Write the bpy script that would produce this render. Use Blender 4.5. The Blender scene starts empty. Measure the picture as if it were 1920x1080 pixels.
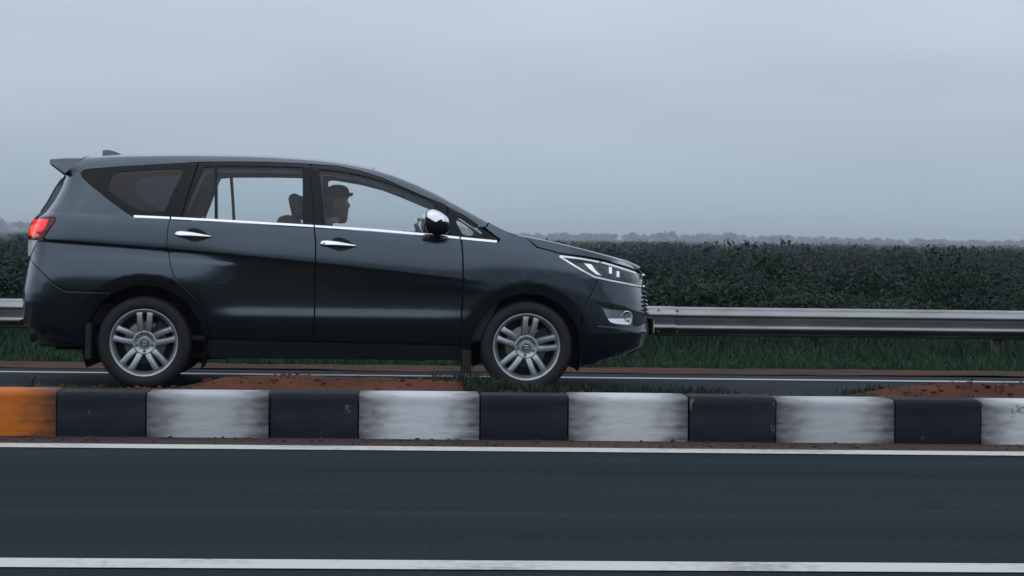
import bpy, bmesh, math, random
import numpy as np
from mathutils import Vector, Matrix
from mathutils.geometry import delaunay_2d_cdt
R = math.radians
random.seed(7); rng = np.random.default_rng(11)
C = bpy.context.scene.collection
scene = bpy.context.scene

# ------------------------------------------------------------------ camera
CAM_Z, FPX, YAW, PITCH, ROLL = 1.007, 4000.0, R(3.15), R(1.36), R(0.80)
cam_d = bpy.data.cameras.new('camera'); cam = bpy.data.objects.new('camera', cam_d); C.objects.link(cam)
CAM_M = (Matrix.Translation((0, 0, CAM_Z)) @ Matrix.Rotation(-YAW, 4, 'Z')
         @ Matrix.Rotation(math.pi / 2 - PITCH, 4, 'X') @ Matrix.Rotation(ROLL, 4, 'Z'))
cam.matrix_world = CAM_M
cam_d.sensor_width = 36.0; cam_d.lens = 36.0 * FPX / 1920.0
cam_d.clip_start = 0.1; cam_d.clip_end = 12000
scene.camera = cam

# ------------------------------------------------------------------ world, sun, exposure
SUN_EL, SUN_AZ = R(52), R(205)
world = bpy.data.worlds.new('World'); scene.world = world; world.use_nodes = True
nt = world.node_tree; nt.nodes.clear()
wo = nt.nodes.new('ShaderNodeOutputWorld'); bg = nt.nodes.new('ShaderNodeBackground')
sky = nt.nodes.new('ShaderNodeTexSky'); sky.sky_type = 'NISHITA'; sky.sun_disc = False
sky.sun_elevation = SUN_EL; sky.sun_rotation = SUN_AZ; sky.dust_density = 4.0
# a closed overcast deck: pale blue-grey at the horizon, brighter overhead, soft cloud mottling
tc = nt.nodes.new('ShaderNodeTexCoord'); sep = nt.nodes.new('ShaderNodeSeparateXYZ')
nt.links.new(tc.outputs['Generated'], sep.inputs[0])
ramp = nt.nodes.new('ShaderNodeValToRGB'); ramp.color_ramp.interpolation = 'EASE'
e = ramp.color_ramp.elements
e[0].position = 0.0; e[0].color = (4.20, 5.18, 6.10, 1)
e[1].position = 0.13; e[1].color = (5.75, 6.40, 7.55, 1)
e2 = e.new(0.55); e2.color = (6.9, 7.75, 8.9, 1)
e3 = e.new(1.0); e3.color = (8.2, 9.0, 10.2, 1)
nt.links.new(sep.outputs['Z'], ramp.inputs[0])
mp = nt.nodes.new('ShaderNodeMapping'); mp.inputs['Scale'].default_value = (2.2, 2.2, 9.0)
nt.links.new(tc.outputs['Generated'], mp.inputs['Vector'])
nz = nt.nodes.new('ShaderNodeTexNoise'); nz.inputs['Scale'].default_value = 2.2; nz.inputs['Detail'].default_value = 5
nz.inputs['Roughness'].default_value = 0.45
nt.links.new(mp.outputs[0], nz.inputs['Vector'])
mr = nt.nodes.new('ShaderNodeMapRange'); mr.inputs[1].default_value = 0.3; mr.inputs[2].default_value = 0.7
mr.inputs[3].default_value = 0.93; mr.inputs[4].default_value = 1.07
nt.links.new(nz.outputs[0], mr.inputs[0])
mul = nt.nodes.new('ShaderNodeVectorMath'); mul.operation = 'SCALE'
nt.links.new(ramp.outputs[0], mul.inputs[0]); nt.links.new(mr.outputs[0], mul.inputs['Scale'])
mix = nt.nodes.new('ShaderNodeMix'); mix.data_type = 'RGBA'; mix.inputs[0].default_value = 0.92
nt.links.new(sky.outputs[0], mix.inputs[6]); nt.links.new(mul.outputs[0], mix.inputs[7])
nt.links.new(mix.outputs[2], bg.inputs[0]); bg.inputs[1].default_value = 0.10
nt.links.new(bg.outputs[0], wo.inputs[0])
sun_d = bpy.data.lights.new('sun', 'SUN'); sun_d.energy = 0.5; sun_d.angle = R(120); sun_d.color = (1, 0.985, 0.965)
sun = bpy.data.objects.new('sun', sun_d); C.objects.link(sun)
sd = Vector((math.sin(SUN_AZ) * math.cos(SUN_EL), math.cos(SUN_AZ) * math.cos(SUN_EL), math.sin(SUN_EL)))
sun.rotation_euler = sd.to_track_quat('Z', 'Y').to_euler(); sun.location = (0, -20, 30)
vs = scene.view_settings
vs.view_transform = 'Standard'; vs.look = 'None'; vs.gamma = 1.0; vs.exposure = 0.0; vs.use_curve_mapping = False
try:
    scene.cycles.use_denoising = True
    scene.cycles.transparent_max_bounces = 24
    scene.cycles.max_bounces = 10
except Exception:
    pass

# ------------------------------------------------------------------ helpers
def ray(px, py):
    d = CAM_M.to_3x3() @ Vector(((px - 960) / FPX, -(py - 540) / FPX, -1.0))
    return d
def at(px, py, Y):
    d = ray(px, py); t = Y / d.y
    return Vector((d.x * t, Y, CAM_Z + d.z * t))

def tag(o, label=None, cat=None, group=None, kind=None):
    if label: o['label'] = label
    if cat: o['category'] = cat
    if group: o['group'] = group
    if kind: o['kind'] = kind
    return o
def empty(name, loc=(0, 0, 0), parent=None, rot=(0, 0, 0)):
    o = bpy.data.objects.new(name, None); o.empty_display_size = 0.1
    C.objects.link(o); o.location = loc; o.rotation_euler = rot
    if parent: o.parent = parent
    return o
NORMALS = {}
def make(name, verts, faces, mat=None, parent=None, smooth=True, normals=None):
    me = bpy.data.meshes.new(name)
    me.from_pydata([tuple(map(float, v)) for v in verts], [], [tuple(int(i) for i in f) for f in faces])
    if mat: me.materials.append(mat)
    me.polygons.foreach_set('use_smooth', [smooth] * len(me.polygons))
    if normals is not None:
        me.normals_split_custom_set_from_vertices([tuple(map(float, n)) for n in normals])
        NORMALS[me.name] = [tuple(map(float, n)) for n in normals]
    me.update()
    o = bpy.data.objects.new(name, me); C.objects.link(o)
    if parent: o.parent = parent
    return o
def from_bm(name, bm, mat=None, parent=None, smooth=True, auto=None):
    bmesh.ops.recalc_face_normals(bm, faces=bm.faces[:])
    me = bpy.data.meshes.new(name); bm.to_mesh(me); bm.free()
    if mat: me.materials.append(mat)
    me.polygons.foreach_set('use_smooth', [smooth] * len(me.polygons))
    if auto is not None:
        me.set_sharp_from_angle(angle=R(auto))
    o = bpy.data.objects.new(name, me); C.objects.link(o)
    if parent: o.parent = parent
    return o
def add_box(bm, c, s, bevel=0.0, rot=None, seg=2):
    r = bmesh.ops.create_cube(bm, size=1.0)
    vs_ = r['verts']
    for v in vs_:
        v.co = Vector((v.co.x * s[0], v.co.y * s[1], v.co.z * s[2]))
    if bevel > 0:
        es = list({ed for v in vs_ for ed in v.link_edges})
        q = bmesh.ops.bevel(bm, geom=es, offset=bevel, segments=seg, profile=0.5, affect='EDGES')
        vs_ = list({v for f in q['faces'] for v in f.verts} | {v for v in vs_ if v.is_valid})
    if rot is not None:
        M = rot if isinstance(rot, Matrix) else Matrix.Rotation(rot, 3, 'Y')
        for v in vs_: v.co = M @ v.co
    for v in vs_: v.co += Vector(c)
    return vs_
def add_tube(bm, pts, radii, n=8, cap=True):
    pts = [Vector(p) for p in pts]
    if not hasattr(radii, '__len__'): radii = [radii] * len(pts)
    rings = []; up = None
    for i, p in enumerate(pts):
        t = (pts[min(i + 1, len(pts) - 1)] - pts[max(i - 1, 0)]).normalized()
        if up is None: up = t.orthogonal().normalized()
        up = (up - t * up.dot(t)).normalized(); b = t.cross(up)
        rings.append([bm.verts.new(p + (up * math.cos(a) + b * math.sin(a)) * radii[i])
                      for a in [2 * math.pi * k / n for k in range(n)]])
    for r0, r1 in zip(rings, rings[1:]):
        for k in range(n):
            bm.faces.new((r0[k], r0[(k + 1) % n], r1[(k + 1) % n], r1[k]))
    if cap:
        bm.faces.new(rings[0][::-1]); bm.faces.new(rings[-1])
def add_lathe(bm, prof, n=48, axis='Y', closed=False):
    """prof: (radius, along) pairs revolved about Y"""
    rings = []
    for r, a in prof:
        rings.append([bm.verts.new((r * math.cos(t), a, r * math.sin(t))) for t in [2 * math.pi * k / n for k in range(n)]])
    m = len(rings)
    for i in range(m if closed else m - 1):
        r0, r1 = rings[i], rings[(i + 1) % m]
        for k in range(n):
            bm.faces.new((r0[k], r0[(k + 1) % n], r1[(k + 1) % n], r1[k]))
    return rings
def add_ball(bm, c, r, sub=2, rot=None):
    q = bmesh.ops.create_icosphere(bm, subdivisions=sub, radius=1.0)
    for v in q['verts']:
        p = Vector((v.co.x * r[0], v.co.y * r[1], v.co.z * r[2]))
        if rot: p = rot @ p
        v.co = p + Vector(c)
def copy_tree(o, parent=None):
    c = o.copy(); C.objects.link(c)
    if parent: c.parent = parent
    for ch in list(o.children): copy_tree(ch, c)
    return c
def mirror_tree(o, parent):
    """the opposite-hand twin of a part and its pieces, mirrored across the car's long axis"""
    me = None
    if o.type == 'MESH':
        me = o.data.copy(); nrm = NORMALS.get(o.data.name)
        me.transform(Matrix.Scale(-1, 4, (0, 1, 0))); me.flip_normals()
        if nrm is not None:
            nn = [(a, -b, c) for a, b, c in nrm]
            me.normals_split_custom_set_from_vertices(nn); NORMALS[me.name] = nn
    c = bpy.data.objects.new(o.name.split('.')[0], me); C.objects.link(c); c.parent = parent
    c.location = (o.location.x, -o.location.y, o.location.z)
    for k in ('label', 'kind'):
        if k in o: c[k] = o[k]
    for ch in list(o.children): mirror_tree(ch, c)
    return c

# ------------------------------------------------------------------ materials
def mat_new(name):
    m = bpy.data.materials.new(name); m.use_nodes = True
    return m, m.node_tree, m.node_tree.nodes['Principled BSDF']
def nd(t, kind, **kw):
    n = t.nodes.new(kind)
    for k, v in kw.items(): setattr(n, k, v)
    return n
def noise_mat(name, c0, c1, scale=8.0, detail=5, rough=0.6, rough2=None, metallic=0.0, bump=0.0, bscale=None,
              coat=0.0, stretch=(1, 1, 1), c2=None, scale2=1.0, amt2=0.5, spec=0.5, lo=0.35, hi=0.65, bdist=0.01):
    m, t, b = mat_new(name)
    co = nd(t, 'ShaderNodeTexCoord'); mp_ = nd(t, 'ShaderNodeMapping'); mp_.inputs['Scale'].default_value = stretch
    t.links.new(co.outputs['Object'], mp_.inputs['Vector'])
    n1 = nd(t, 'ShaderNodeTexNoise'); n1.inputs['Scale'].default_value = scale; n1.inputs['Detail'].default_value = detail
    t.links.new(mp_.outputs[0], n1.inputs['Vector'])
    r1 = nd(t, 'ShaderNodeMapRange'); r1.inputs[1].default_value = lo; r1.inputs[2].default_value = hi
    t.links.new(n1.outputs[0], r1.inputs[0])
    mx = nd(t, 'ShaderNodeMix', data_type='RGBA'); mx.inputs[6].default_value = (*c0, 1); mx.inputs[7].default_value = (*c1, 1)
    t.links.new(r1.outputs[0], mx.inputs[0]); out = mx.outputs[2]
    if c2 is not None:
        n2 = nd(t, 'ShaderNodeTexNoise'); n2.inputs['Scale'].default_value = scale2; n2.inputs['Detail'].default_value = 6
        t.links.new(mp_.outputs[0], n2.inputs['Vector'])
        r2 = nd(t, 'ShaderNodeMapRange'); r2.inputs[1].default_value = 0.45; r2.inputs[2].default_value = 0.7
        r2.inputs[4].default_value = amt2
        t.links.new(n2.outputs[0], r2.inputs[0])
        m2 = nd(t, 'ShaderNodeMix', data_type='RGBA'); m2.inputs[7].default_value = (*c2, 1)
        t.links.new(r2.outputs[0], m2.inputs[0]); t.links.new(out, m2.inputs[6]); out = m2.outputs[2]
    t.links.new(out, b.inputs['Base Color'])
    b.inputs['Roughness'].default_value = rough; b.inputs['Metallic'].default_value = metallic
    b.inputs['Specular IOR Level'].default_value = spec
    if rough2 is not None:
        r3 = nd(t, 'ShaderNodeMapRange'); r3.inputs[1].default_value = 0.3; r3.inputs[2].default_value = 0.7
        r3.inputs[3].default_value = rough; r3.inputs[4].default_value = rough2
        t.links.new(n1.outputs[0], r3.inputs[0]); t.links.new(r3.outputs[0], b.inputs['Roughness'])
    if coat: b.inputs['Coat Weight'].default_value = coat; b.inputs['Coat Roughness'].default_value = 0.04
    if bump:
        n3 = nd(t, 'ShaderNodeTexNoise'); n3.inputs['Scale'].default_value = bscale or scale * 4; n3.inputs['Detail'].default_value = 4
        t.links.new(mp_.outputs[0], n3.inputs['Vector'])
        bp = nd(t, 'ShaderNodeBump'); bp.inputs['Strength'].default_value = bump; bp.inputs['Distance'].default_value = bdist
        t.links.new(n3.outputs[0], bp.inputs['Height']); t.links.new(bp.outputs[0], b.inputs['Normal'])
    return m
M = {}
M['paint'] = noise_mat('grey_metallic_paint', (.062, .086, .106), (.070, .096, .118), scale=900, detail=1, rough=.24, metallic=1.0, coat=.6)
M['gloss_black'] = noise_mat('gloss_black_trim', (.005, .008, .011), (.007, .010, .014), scale=3, rough=.2, spec=.2)
M['plastic'] = noise_mat('black_plastic', (.005, .007, .009), (.009, .011, .014), scale=40, rough=.55, spec=.25)
M['underside'] = noise_mat('underside_dirt', (.006, .007, .008), (.015, .014, .013), scale=9, rough=.85)
M['rubber'] = noise_mat('tyre_rubber', (.005, .006, .0075), (.010, .011, .013), scale=18, rough=.72, bump=.3, bscale=120, bdist=.002)
M['chrome'] = noise_mat('chrome', (.80, .82, .85), (.86, .87, .90), scale=30, rough=.10, metallic=1.0)
M['alloy'] = noise_mat('wheel_alloy', (.36, .405, .435), (.44, .485, .51), scale=25, rough=.36, metallic=.75, coat=.3)
M['alloy_dark'] = noise_mat('wheel_barrel', (.15, .175, .19), (.20, .225, .24), scale=18, rough=.5, metallic=.5)
M['disc'] = noise_mat('brake_steel', (.16, .16, .165), (.22, .21, .20), scale=60, rough=.42, metallic=.9, stretch=(1, .2, 1))
M['trim'] = noise_mat('cabin_trim', (.085, .125, .160), (.105, .15, .19), scale=60, rough=.8)
M['dark_trim'] = noise_mat('dark_cabin_trim', (.025, .028, .032), (.035, .038, .042), scale=60, rough=.75)
M['seat'] = noise_mat('seat_fabric', (.035, .042, .048), (.06, .066, .072), scale=180, rough=.9, bump=.3)
M['skin'] = noise_mat('skin', (.10, .055, .040), (.14, .078, .056), scale=20, rough=.55)
M['hair'] = noise_mat('hair', (.010, .009, .008), (.022, .018, .016), scale=120, rough=.7)
M['cap'] = noise_mat('cap_cloth', (.018, .024, .032), (.026, .034, .044), scale=150, rough=.9, bump=.3)
M['shirt'] = noise_mat('shirt_cloth', (.20, .18, .12), (.27, .24, .16), scale=90, rough=.9, bump=.3)
M['trousers'] = noise_mat('trouser_cloth', (.02, .022, .028), (.03, .032, .04), scale=90, rough=.9)
M['yellow_plastic'] = noise_mat('yellow_cap', (.62, .46, .05), (.70, .52, .06), scale=20, rough=.4)
M['plate'] = noise_mat('plate', (.55, .55, .54), (.62, .62, .60), scale=10, rough=.45)
M['steel'] = noise_mat('galvanised_steel', (.26, .265, .275), (.38, .385, .395), scale=2.2, rough=.30, rough2=.42, metallic=1.0,
                       c2=(.10, .085, .075), scale2=5, amt2=.35, stretch=(.35, 1, 1.5))
M['post_steel'] = noise_mat('post_steel', (.12, .125, .13), (.2, .2, .205), scale=6, rough=.6, metallic=.5, c2=(.10, .06, .04), scale2=9, amt2=.6)
def glass_mat(name, tint, refl=1.0, rough=0.0):
    m, t, b = mat_new(name); t.nodes.remove(b); out = t.nodes['Material Output']
    tr = nd(t, 'ShaderNodeBsdfTransparent'); gl = nd(t, 'ShaderNodeBsdfGlossy'); gl.inputs['Roughness'].default_value = rough
    n1 = nd(t, 'ShaderNodeTexNoise'); n1.inputs['Scale'].default_value = 6
    mr_ = nd(t, 'ShaderNodeMix', data_type='RGBA'); mr_.inputs[6].default_value = (*tint, 1)
    mr_.inputs[7].default_value = (*[c * .97 for c in tint], 1)
    t.links.new(n1.outputs[0], mr_.inputs[0]); t.links.new(mr_.outputs[2], tr.inputs[0])
    fr = nd(t, 'ShaderNodeFresnel'); fr.inputs[0].default_value = 1.45
    mm = nd(t, 'ShaderNodeMath', operation='MULTIPLY'); mm.inputs[1].default_value = refl
    t.links.new(fr.outputs[0], mm.inputs[0])
    ms = nd(t, 'ShaderNodeMixShader'); t.links.new(mm.outputs[0], ms.inputs[0])
    t.links.new(tr.outputs[0], ms.inputs[1]); t.links.new(gl.outputs[0], ms.inputs[2]); t.links.new(ms.outputs[0], out.inputs[0])
    return m
M['glass'] = glass_mat('window_glass', (.92, .955, .965), 1.15)
M['dark_glass'] = glass_mat('tinted_glass', (.13, .18, .21), 1.3)
M['lens'] = glass_mat('clear_lens', (.92, .94, .95), 1.3)
def lamp_mat(name, col, emit, strength, rough=.2):
    m, t, b = mat_new(name)
    n1 = nd(t, 'ShaderNodeTexNoise'); n1.inputs['Scale'].default_value = 45
    mx = nd(t, 'ShaderNodeMix', data_type='RGBA'); mx.inputs[6].default_value = (*col, 1); mx.inputs[7].default_value = (*[c * .8 for c in col], 1)
    t.links.new(n1.outputs[0], mx.inputs[0]); t.links.new(mx.outputs[2], b.inputs['Base Color'])
    b.inputs['Roughness'].default_value = rough
    if strength:
        b.inputs['Emission Color'].default_value = (*emit, 1); b.inputs['Emission Strength'].default_value = strength
    return m
M['tail_red'] = lamp_mat('tail_lamp_lit', (.3, .004, .004), (1, .010, .012), .85)
M['tail_hot'] = lamp_mat('tail_lamp_bulb', (.4, .03, .01), (1, .10, .03), .95)
M['tail_dark'] = lamp_mat('tail_lamp_red_plastic', (.10, .004, .008), (0, 0, 0), 0, .12)
M['tail_clear'] = noise_mat('reverse_lamp', (.42, .46, .48), (.62, .66, .68), scale=80, rough=.25, stretch=(.2, .2, 2.0))
M['lamp_white'] = lamp_mat('headlamp_glow', (.7, .72, .74), (.82, .92, 1.0), .6)  # glow of the headlamp bars; on the reflector it stands for reflected light
M['lamp_house'] = noise_mat('headlamp_housing', (.05, .055, .06), (.09, .098, .105), scale=14, rough=.28, metallic=.5)
M['reflector'] = noise_mat('lamp_reflector', (.70, .72, .74), (.80, .82, .84), scale=14, rough=.26, metallic=.9)

def asphalt_mat(name, base, streak=.5):
    m, t, b = mat_new(name)
    co = nd(t, 'ShaderNodeTexCoord')
    def noise(scale, stretch, det=4):
        mp_ = nd(t, 'ShaderNodeMapping'); mp_.inputs['Scale'].default_value = stretch
        t.links.new(co.outputs['Object'], mp_.inputs['Vector'])
        n = nd(t, 'ShaderNodeTexNoise'); n.inputs['Scale'].default_value = scale; n.inputs['Detail'].default_value = det
        t.links.new(mp_.outputs[0], n.inputs['Vector']); return n.outputs[0]
    grain = noise(95, (1, 1, 1), 3); wear = noise(1.6, (.05, 1, 1), 5); patch = noise(.35, (.5, 1, 1), 4)
    def mr_(src, a, bb, lo=.3, hi=.7):
        n = nd(t, 'ShaderNodeMapRange'); n.inputs[1].default_value = lo; n.inputs[2].default_value = hi
        n.inputs[3].default_value = a; n.inputs[4].default_value = bb; t.links.new(src, n.inputs[0]); return n.outputs[0]
    def mul_(a, bb):
        n = nd(t, 'ShaderNodeMath', operation='MULTIPLY'); t.links.new(a, n.inputs[0]); t.links.new(bb, n.inputs[1]); return n.outputs[0]
    grit = noise(240, (1, 1, 1), 2); fine = noise(5.5, (.03, 1, 1), 5)
    v = mul_(mul_(mul_(mr_(grain, .60, 1.45), mr_(grit, .6, 1.4)), mul_(mr_(wear, 1 - .4 * streak, 1 + .45 * streak), mr_(fine, .88, 1.14))), mr_(patch, .82, 1.2))
    # hairline cracks, only in places
    vo = nd(t, 'ShaderNodeTexVoronoi', feature='DISTANCE_TO_EDGE'); vo.inputs['Scale'].default_value = .55
    wv = nd(t, 'ShaderNodeMapping'); wv.inputs['Scale'].default_value = (.55, 1, 1)
    wn = nd(t, 'ShaderNodeTexNoise'); wn.inputs['Scale'].default_value = 3; wn.inputs['Detail'].default_value = 5
    t.links.new(co.outputs['Object'], wn.inputs['Vector']); wa = nd(t, 'ShaderNodeVectorMath', operation='MULTIPLY_ADD')
    t.links.new(wn.outputs['Color'], wa.inputs[0]); wa.inputs[1].default_value = (.45, .45, .45); t.links.new(co.outputs['Object'], wa.inputs[2])
    t.links.new(wa.outputs[0], wv.inputs['Vector']); t.links.new(wv.outputs[0], vo.inputs['Vector'])
    ck = mr_(vo.outputs['Distance'], .68, 1.0, .0015, .006); where = mr_(patch, 0, 1, .50, .56)
    cm = nd(t, 'ShaderNodeMix', data_type='FLOAT'); cm.inputs[2].default_value = 1.0; t.links.new(where, cm.inputs[0]); t.links.new(ck, cm.inputs[3])
    v = mul_(v, cm.outputs[0])
    sc = nd(t, 'ShaderNodeVectorMath', operation='SCALE'); sc.inputs[0].default_value = base
    t.links.new(v, sc.inputs['Scale']); t.links.new(sc.outputs[0], b.inputs['Base Color'])
    t.links.new(mr_(patch, .85, .97), b.inputs['Roughness']); b.inputs['Specular IOR Level'].default_value = .05
    bp = nd(t, 'ShaderNodeBump'); bp.inputs['Strength'].default_value = .35; bp.inputs['Distance'].default_value = .004
    t.links.new(grain, bp.inputs['Height']); t.links.new(bp.outputs[0], b.inputs['Normal'])
    return m
M['asphalt'] = asphalt_mat('near_asphalt', (.0165, .0265, .0335))
M['asphalt_far'] = asphalt_mat('far_asphalt', (.026, .032, .040))
def paint_line_mat(name, col, worn):
    m, t, b = mat_new(name)
    co = nd(t, 'ShaderNodeTexCoord')
    n1 = nd(t, 'ShaderNodeTexNoise'); n1.inputs['Scale'].default_value = 26; n1.inputs['Detail'].default_value = 6; n1.inputs['Roughness'].default_value = .7
    n2 = nd(t, 'ShaderNodeTexNoise'); n2.inputs['Scale'].default_value = 2.2; n2.inputs['Detail'].default_value = 4
    t.links.new(co.outputs['Object'], n1.inputs['Vector']); t.links.new(co.outputs['Object'], n2.inputs['Vector'])
    ad = nd(t, 'ShaderNodeMath', operation='ADD'); t.links.new(n1.outputs[0], ad.inputs[0]); t.links.new(n2.outputs[0], ad.inputs[1])
    rr = nd(t, 'ShaderNodeMapRange'); rr.inputs[1].default_value = .98; rr.inputs[2].default_value = 1.28; rr.inputs[4].default_value = .85
    t.links.new(ad.outputs[0], rr.inputs[0])
    mx = nd(t, 'ShaderNodeMix', data_type='RGBA'); mx.inputs[6].default_value = (*col, 1); mx.inputs[7].default_value = (*worn, 1)
    t.links.new(rr.outputs[0], mx.inputs[0]); t.links.new(mx.outputs[2], b.inputs['Base Color']); b.inputs['Roughness'].default_value = .6
    return m
M['line'] = paint_line_mat('road_line_paint', (.62, .61, .57), (.24, .235, .225))
M['line_far'] = paint_line_mat('far_line_paint', (.42, .44, .45), (.16, .16, .16))
M['soil'] = noise_mat('red_soil', (.070, .028, .018), (.125, .047, .029), scale=3.5, detail=8, rough=.95, bump=.8, bscale=26, bdist=.03,
                      c2=(.055, .034, .024), scale2=1.3, amt2=.8, spec=.1)
M['soil_dull'] = noise_mat('dull_soil', (.026, .024, .020), (.048, .040, .032), scale=3.5, detail=8, rough=.95, bump=.8, bscale=26, bdist=.03,
                      c2=(.026, .032, .022), scale2=1.3, amt2=.8, spec=.1)
M['soil_verge'] = noise_mat('verge_soil', (.060, .032, .023), (.105, .052, .036), scale=2.5, detail=8, rough=.95, bump=.7, bscale=22, bdist=.03,
                            c2=(.035, .042, .026), scale2=.8, amt2=.9, spec=.1)
M['gutter'] = noise_mat('gutter_dust', (.040, .036, .035), (.085, .055, .045), scale=4, detail=7, rough=.9, bump=.4, bscale=60,
                        c2=(.12, .055, .035), scale2=1.4, amt2=.7, stretch=(.35, 1, 1), spec=.15)
M['field'] = noise_mat('field_ground', (.018, .030, .018), (.036, .046, .026), scale=.4, detail=8, rough=.95, bump=.6, bscale=9, bdist=.1,
                       c2=(.05, .04, .03), scale2=.15, amt2=.6, spec=.1)
def leaf_mat(name, a, b_, rnd=.35):
    m, t, b = mat_new(name)
    co = nd(t, 'ShaderNodeTexCoord'); oi = nd(t, 'ShaderNodeObjectInfo')
    n1 = nd(t, 'ShaderNodeTexNoise'); n1.inputs['Scale'].default_value = 5.0; n1.inputs['Detail'].default_value = 4
    t.links.new(co.outputs['Object'], n1.inputs['Vector'])
    gi = nd(t, 'ShaderNodeNewGeometry')
    ad = nd(t, 'ShaderNodeMath', operation='ADD'); t.links.new(n1.outputs[0], ad.inputs[0])
    m1 = nd(t, 'ShaderNodeMath', operation='MULTIPLY'); m1.inputs[1].default_value = rnd
    t.links.new(gi.outputs['Random Per Island'], m1.inputs[0]); t.links.new(m1.outputs[0], ad.inputs[1])
    m2 = nd(t, 'ShaderNodeMath', operation='MULTIPLY_ADD'); m2.inputs[1].default_value = .45
    t.links.new(oi.outputs['Random'], m2.inputs[0]); t.links.new(ad.outputs[0], m2.inputs[2])
    rr = nd(t, 'ShaderNodeMapRange'); rr.inputs[1].default_value = .4; rr.inputs[2].default_value = 1.2
    t.links.new(m2.outputs[0], rr.inputs[0])
    mx = nd(t, 'ShaderNodeMix', data_type='RGBA'); mx.inputs[6].default_value = (*a, 1); mx.inputs[7].default_value = (*b_, 1)
    t.links.new(rr.outputs[0], mx.inputs[0]); t.links.new(mx.outputs[2], b.inputs['Base Color'])
    b.inputs['Roughness'].default_value = .7; b.inputs['Specular IOR Level'].default_value = .15
    return m
M['leaf'] = leaf_mat('shrub_leaves', (.013, .027, .024), (.031, .056, .040))
M['leaf_far'] = leaf_mat('far_leaves', (.014, .026, .026), (.028, .044, .038))
M['grass'] = leaf_mat('verge_grass', (.012, .036, .022), (.032, .074, .038))
M['grass_dark'] = leaf_mat('median_grass', (.014, .026, .018), (.036, .054, .030))
M['bark'] = noise_mat('bark', (.03, .025, .02), (.06, .05, .04), scale=20, rough=.9)
M['kerb_white'] = noise_mat('whitewashed_kerb', (.56, .58, .61), (.70, .72, .75), scale=5, detail=8, rough=.8, bump=.35, bscale=45,
                            c2=(.24, .25, .265), scale2=3.0, amt2=.6, stretch=(.35, 1, 1.6), bdist=.006)
M['kerb_black'] = noise_mat('blackened_kerb', (.010, .013, .019), (.024, .030, .040), scale=5, detail=8, rough=.75, bump=.35, bscale=45,
                            c2=(.055, .062, .072), scale2=3.0, amt2=.5, stretch=(.35, 1, 1.6), bdist=.006, spec=.15)
M['kerb_orange'] = noise_mat('orange_painted_kerb', (.56, .135, .004), (.70, .20, .006), scale=5, detail=8, rough=.7, bump=.35, bscale=45,
                             c2=(.22, .05, .012), scale2=3.0, amt2=.8, stretch=(.35, 1, 1.6), bdist=.006)

def stain_ends(m, half, depth, col):
    """joints between kerb blocks hold dark grime and overspray that thins out along the block"""
    t = m.node_tree; b = t.nodes['Principled BSDF']; src = b.inputs['Base Color'].links[0].from_socket
    co = nd(t, 'ShaderNodeTexCoord'); sp = nd(t, 'ShaderNodeSeparateXYZ'); t.links.new(co.outputs['Object'], sp.inputs[0])
    ab = nd(t, 'ShaderNodeMath', operation='ABSOLUTE'); t.links.new(sp.outputs[0], ab.inputs[0])
    mp_ = nd(t, 'ShaderNodeMapping'); mp_.inputs['Scale'].default_value = (1.2, 1, 5); t.links.new(co.outputs['Object'], mp_.inputs['Vector'])
    n = nd(t, 'ShaderNodeTexNoise'); n.inputs['Scale'].default_value = 7; n.inputs['Detail'].default_value = 6; t.links.new(mp_.outputs[0], n.inputs['Vector'])
    ma = nd(t, 'ShaderNodeMath', operation='MULTIPLY_ADD'); ma.inputs[1].default_value = depth * 1.1; t.links.new(n.outputs[0], ma.inputs[0])
    sb_ = nd(t, 'ShaderNodeMath', operation='SUBTRACT'); sb_.inputs[1].default_value = depth * .55; t.links.new(ab.outputs[0], sb_.inputs[0]); t.links.new(sb_.outputs[0], ma.inputs[2])
    r_ = nd(t, 'ShaderNodeMapRange', interpolation_type='SMOOTHSTEP'); r_.inputs[1].default_value = half - depth; r_.inputs[2].default_value = half + depth * .25
    t.links.new(ma.outputs[0], r_.inputs[0])
    mx = nd(t, 'ShaderNodeMix', data_type='RGBA'); mx.inputs[7].default_value = (*col, 1); t.links.new(r_.outputs[0], mx.inputs[0])
    t.links.new(src, mx.inputs[6]); t.links.new(mx.outputs[2], b.inputs['Base Color'])
stain_ends(M['kerb_white'], .30, .24, (.045, .050, .060))
stain_ends(M['kerb_orange'], .30, .26, (.05, .022, .012))

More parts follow.
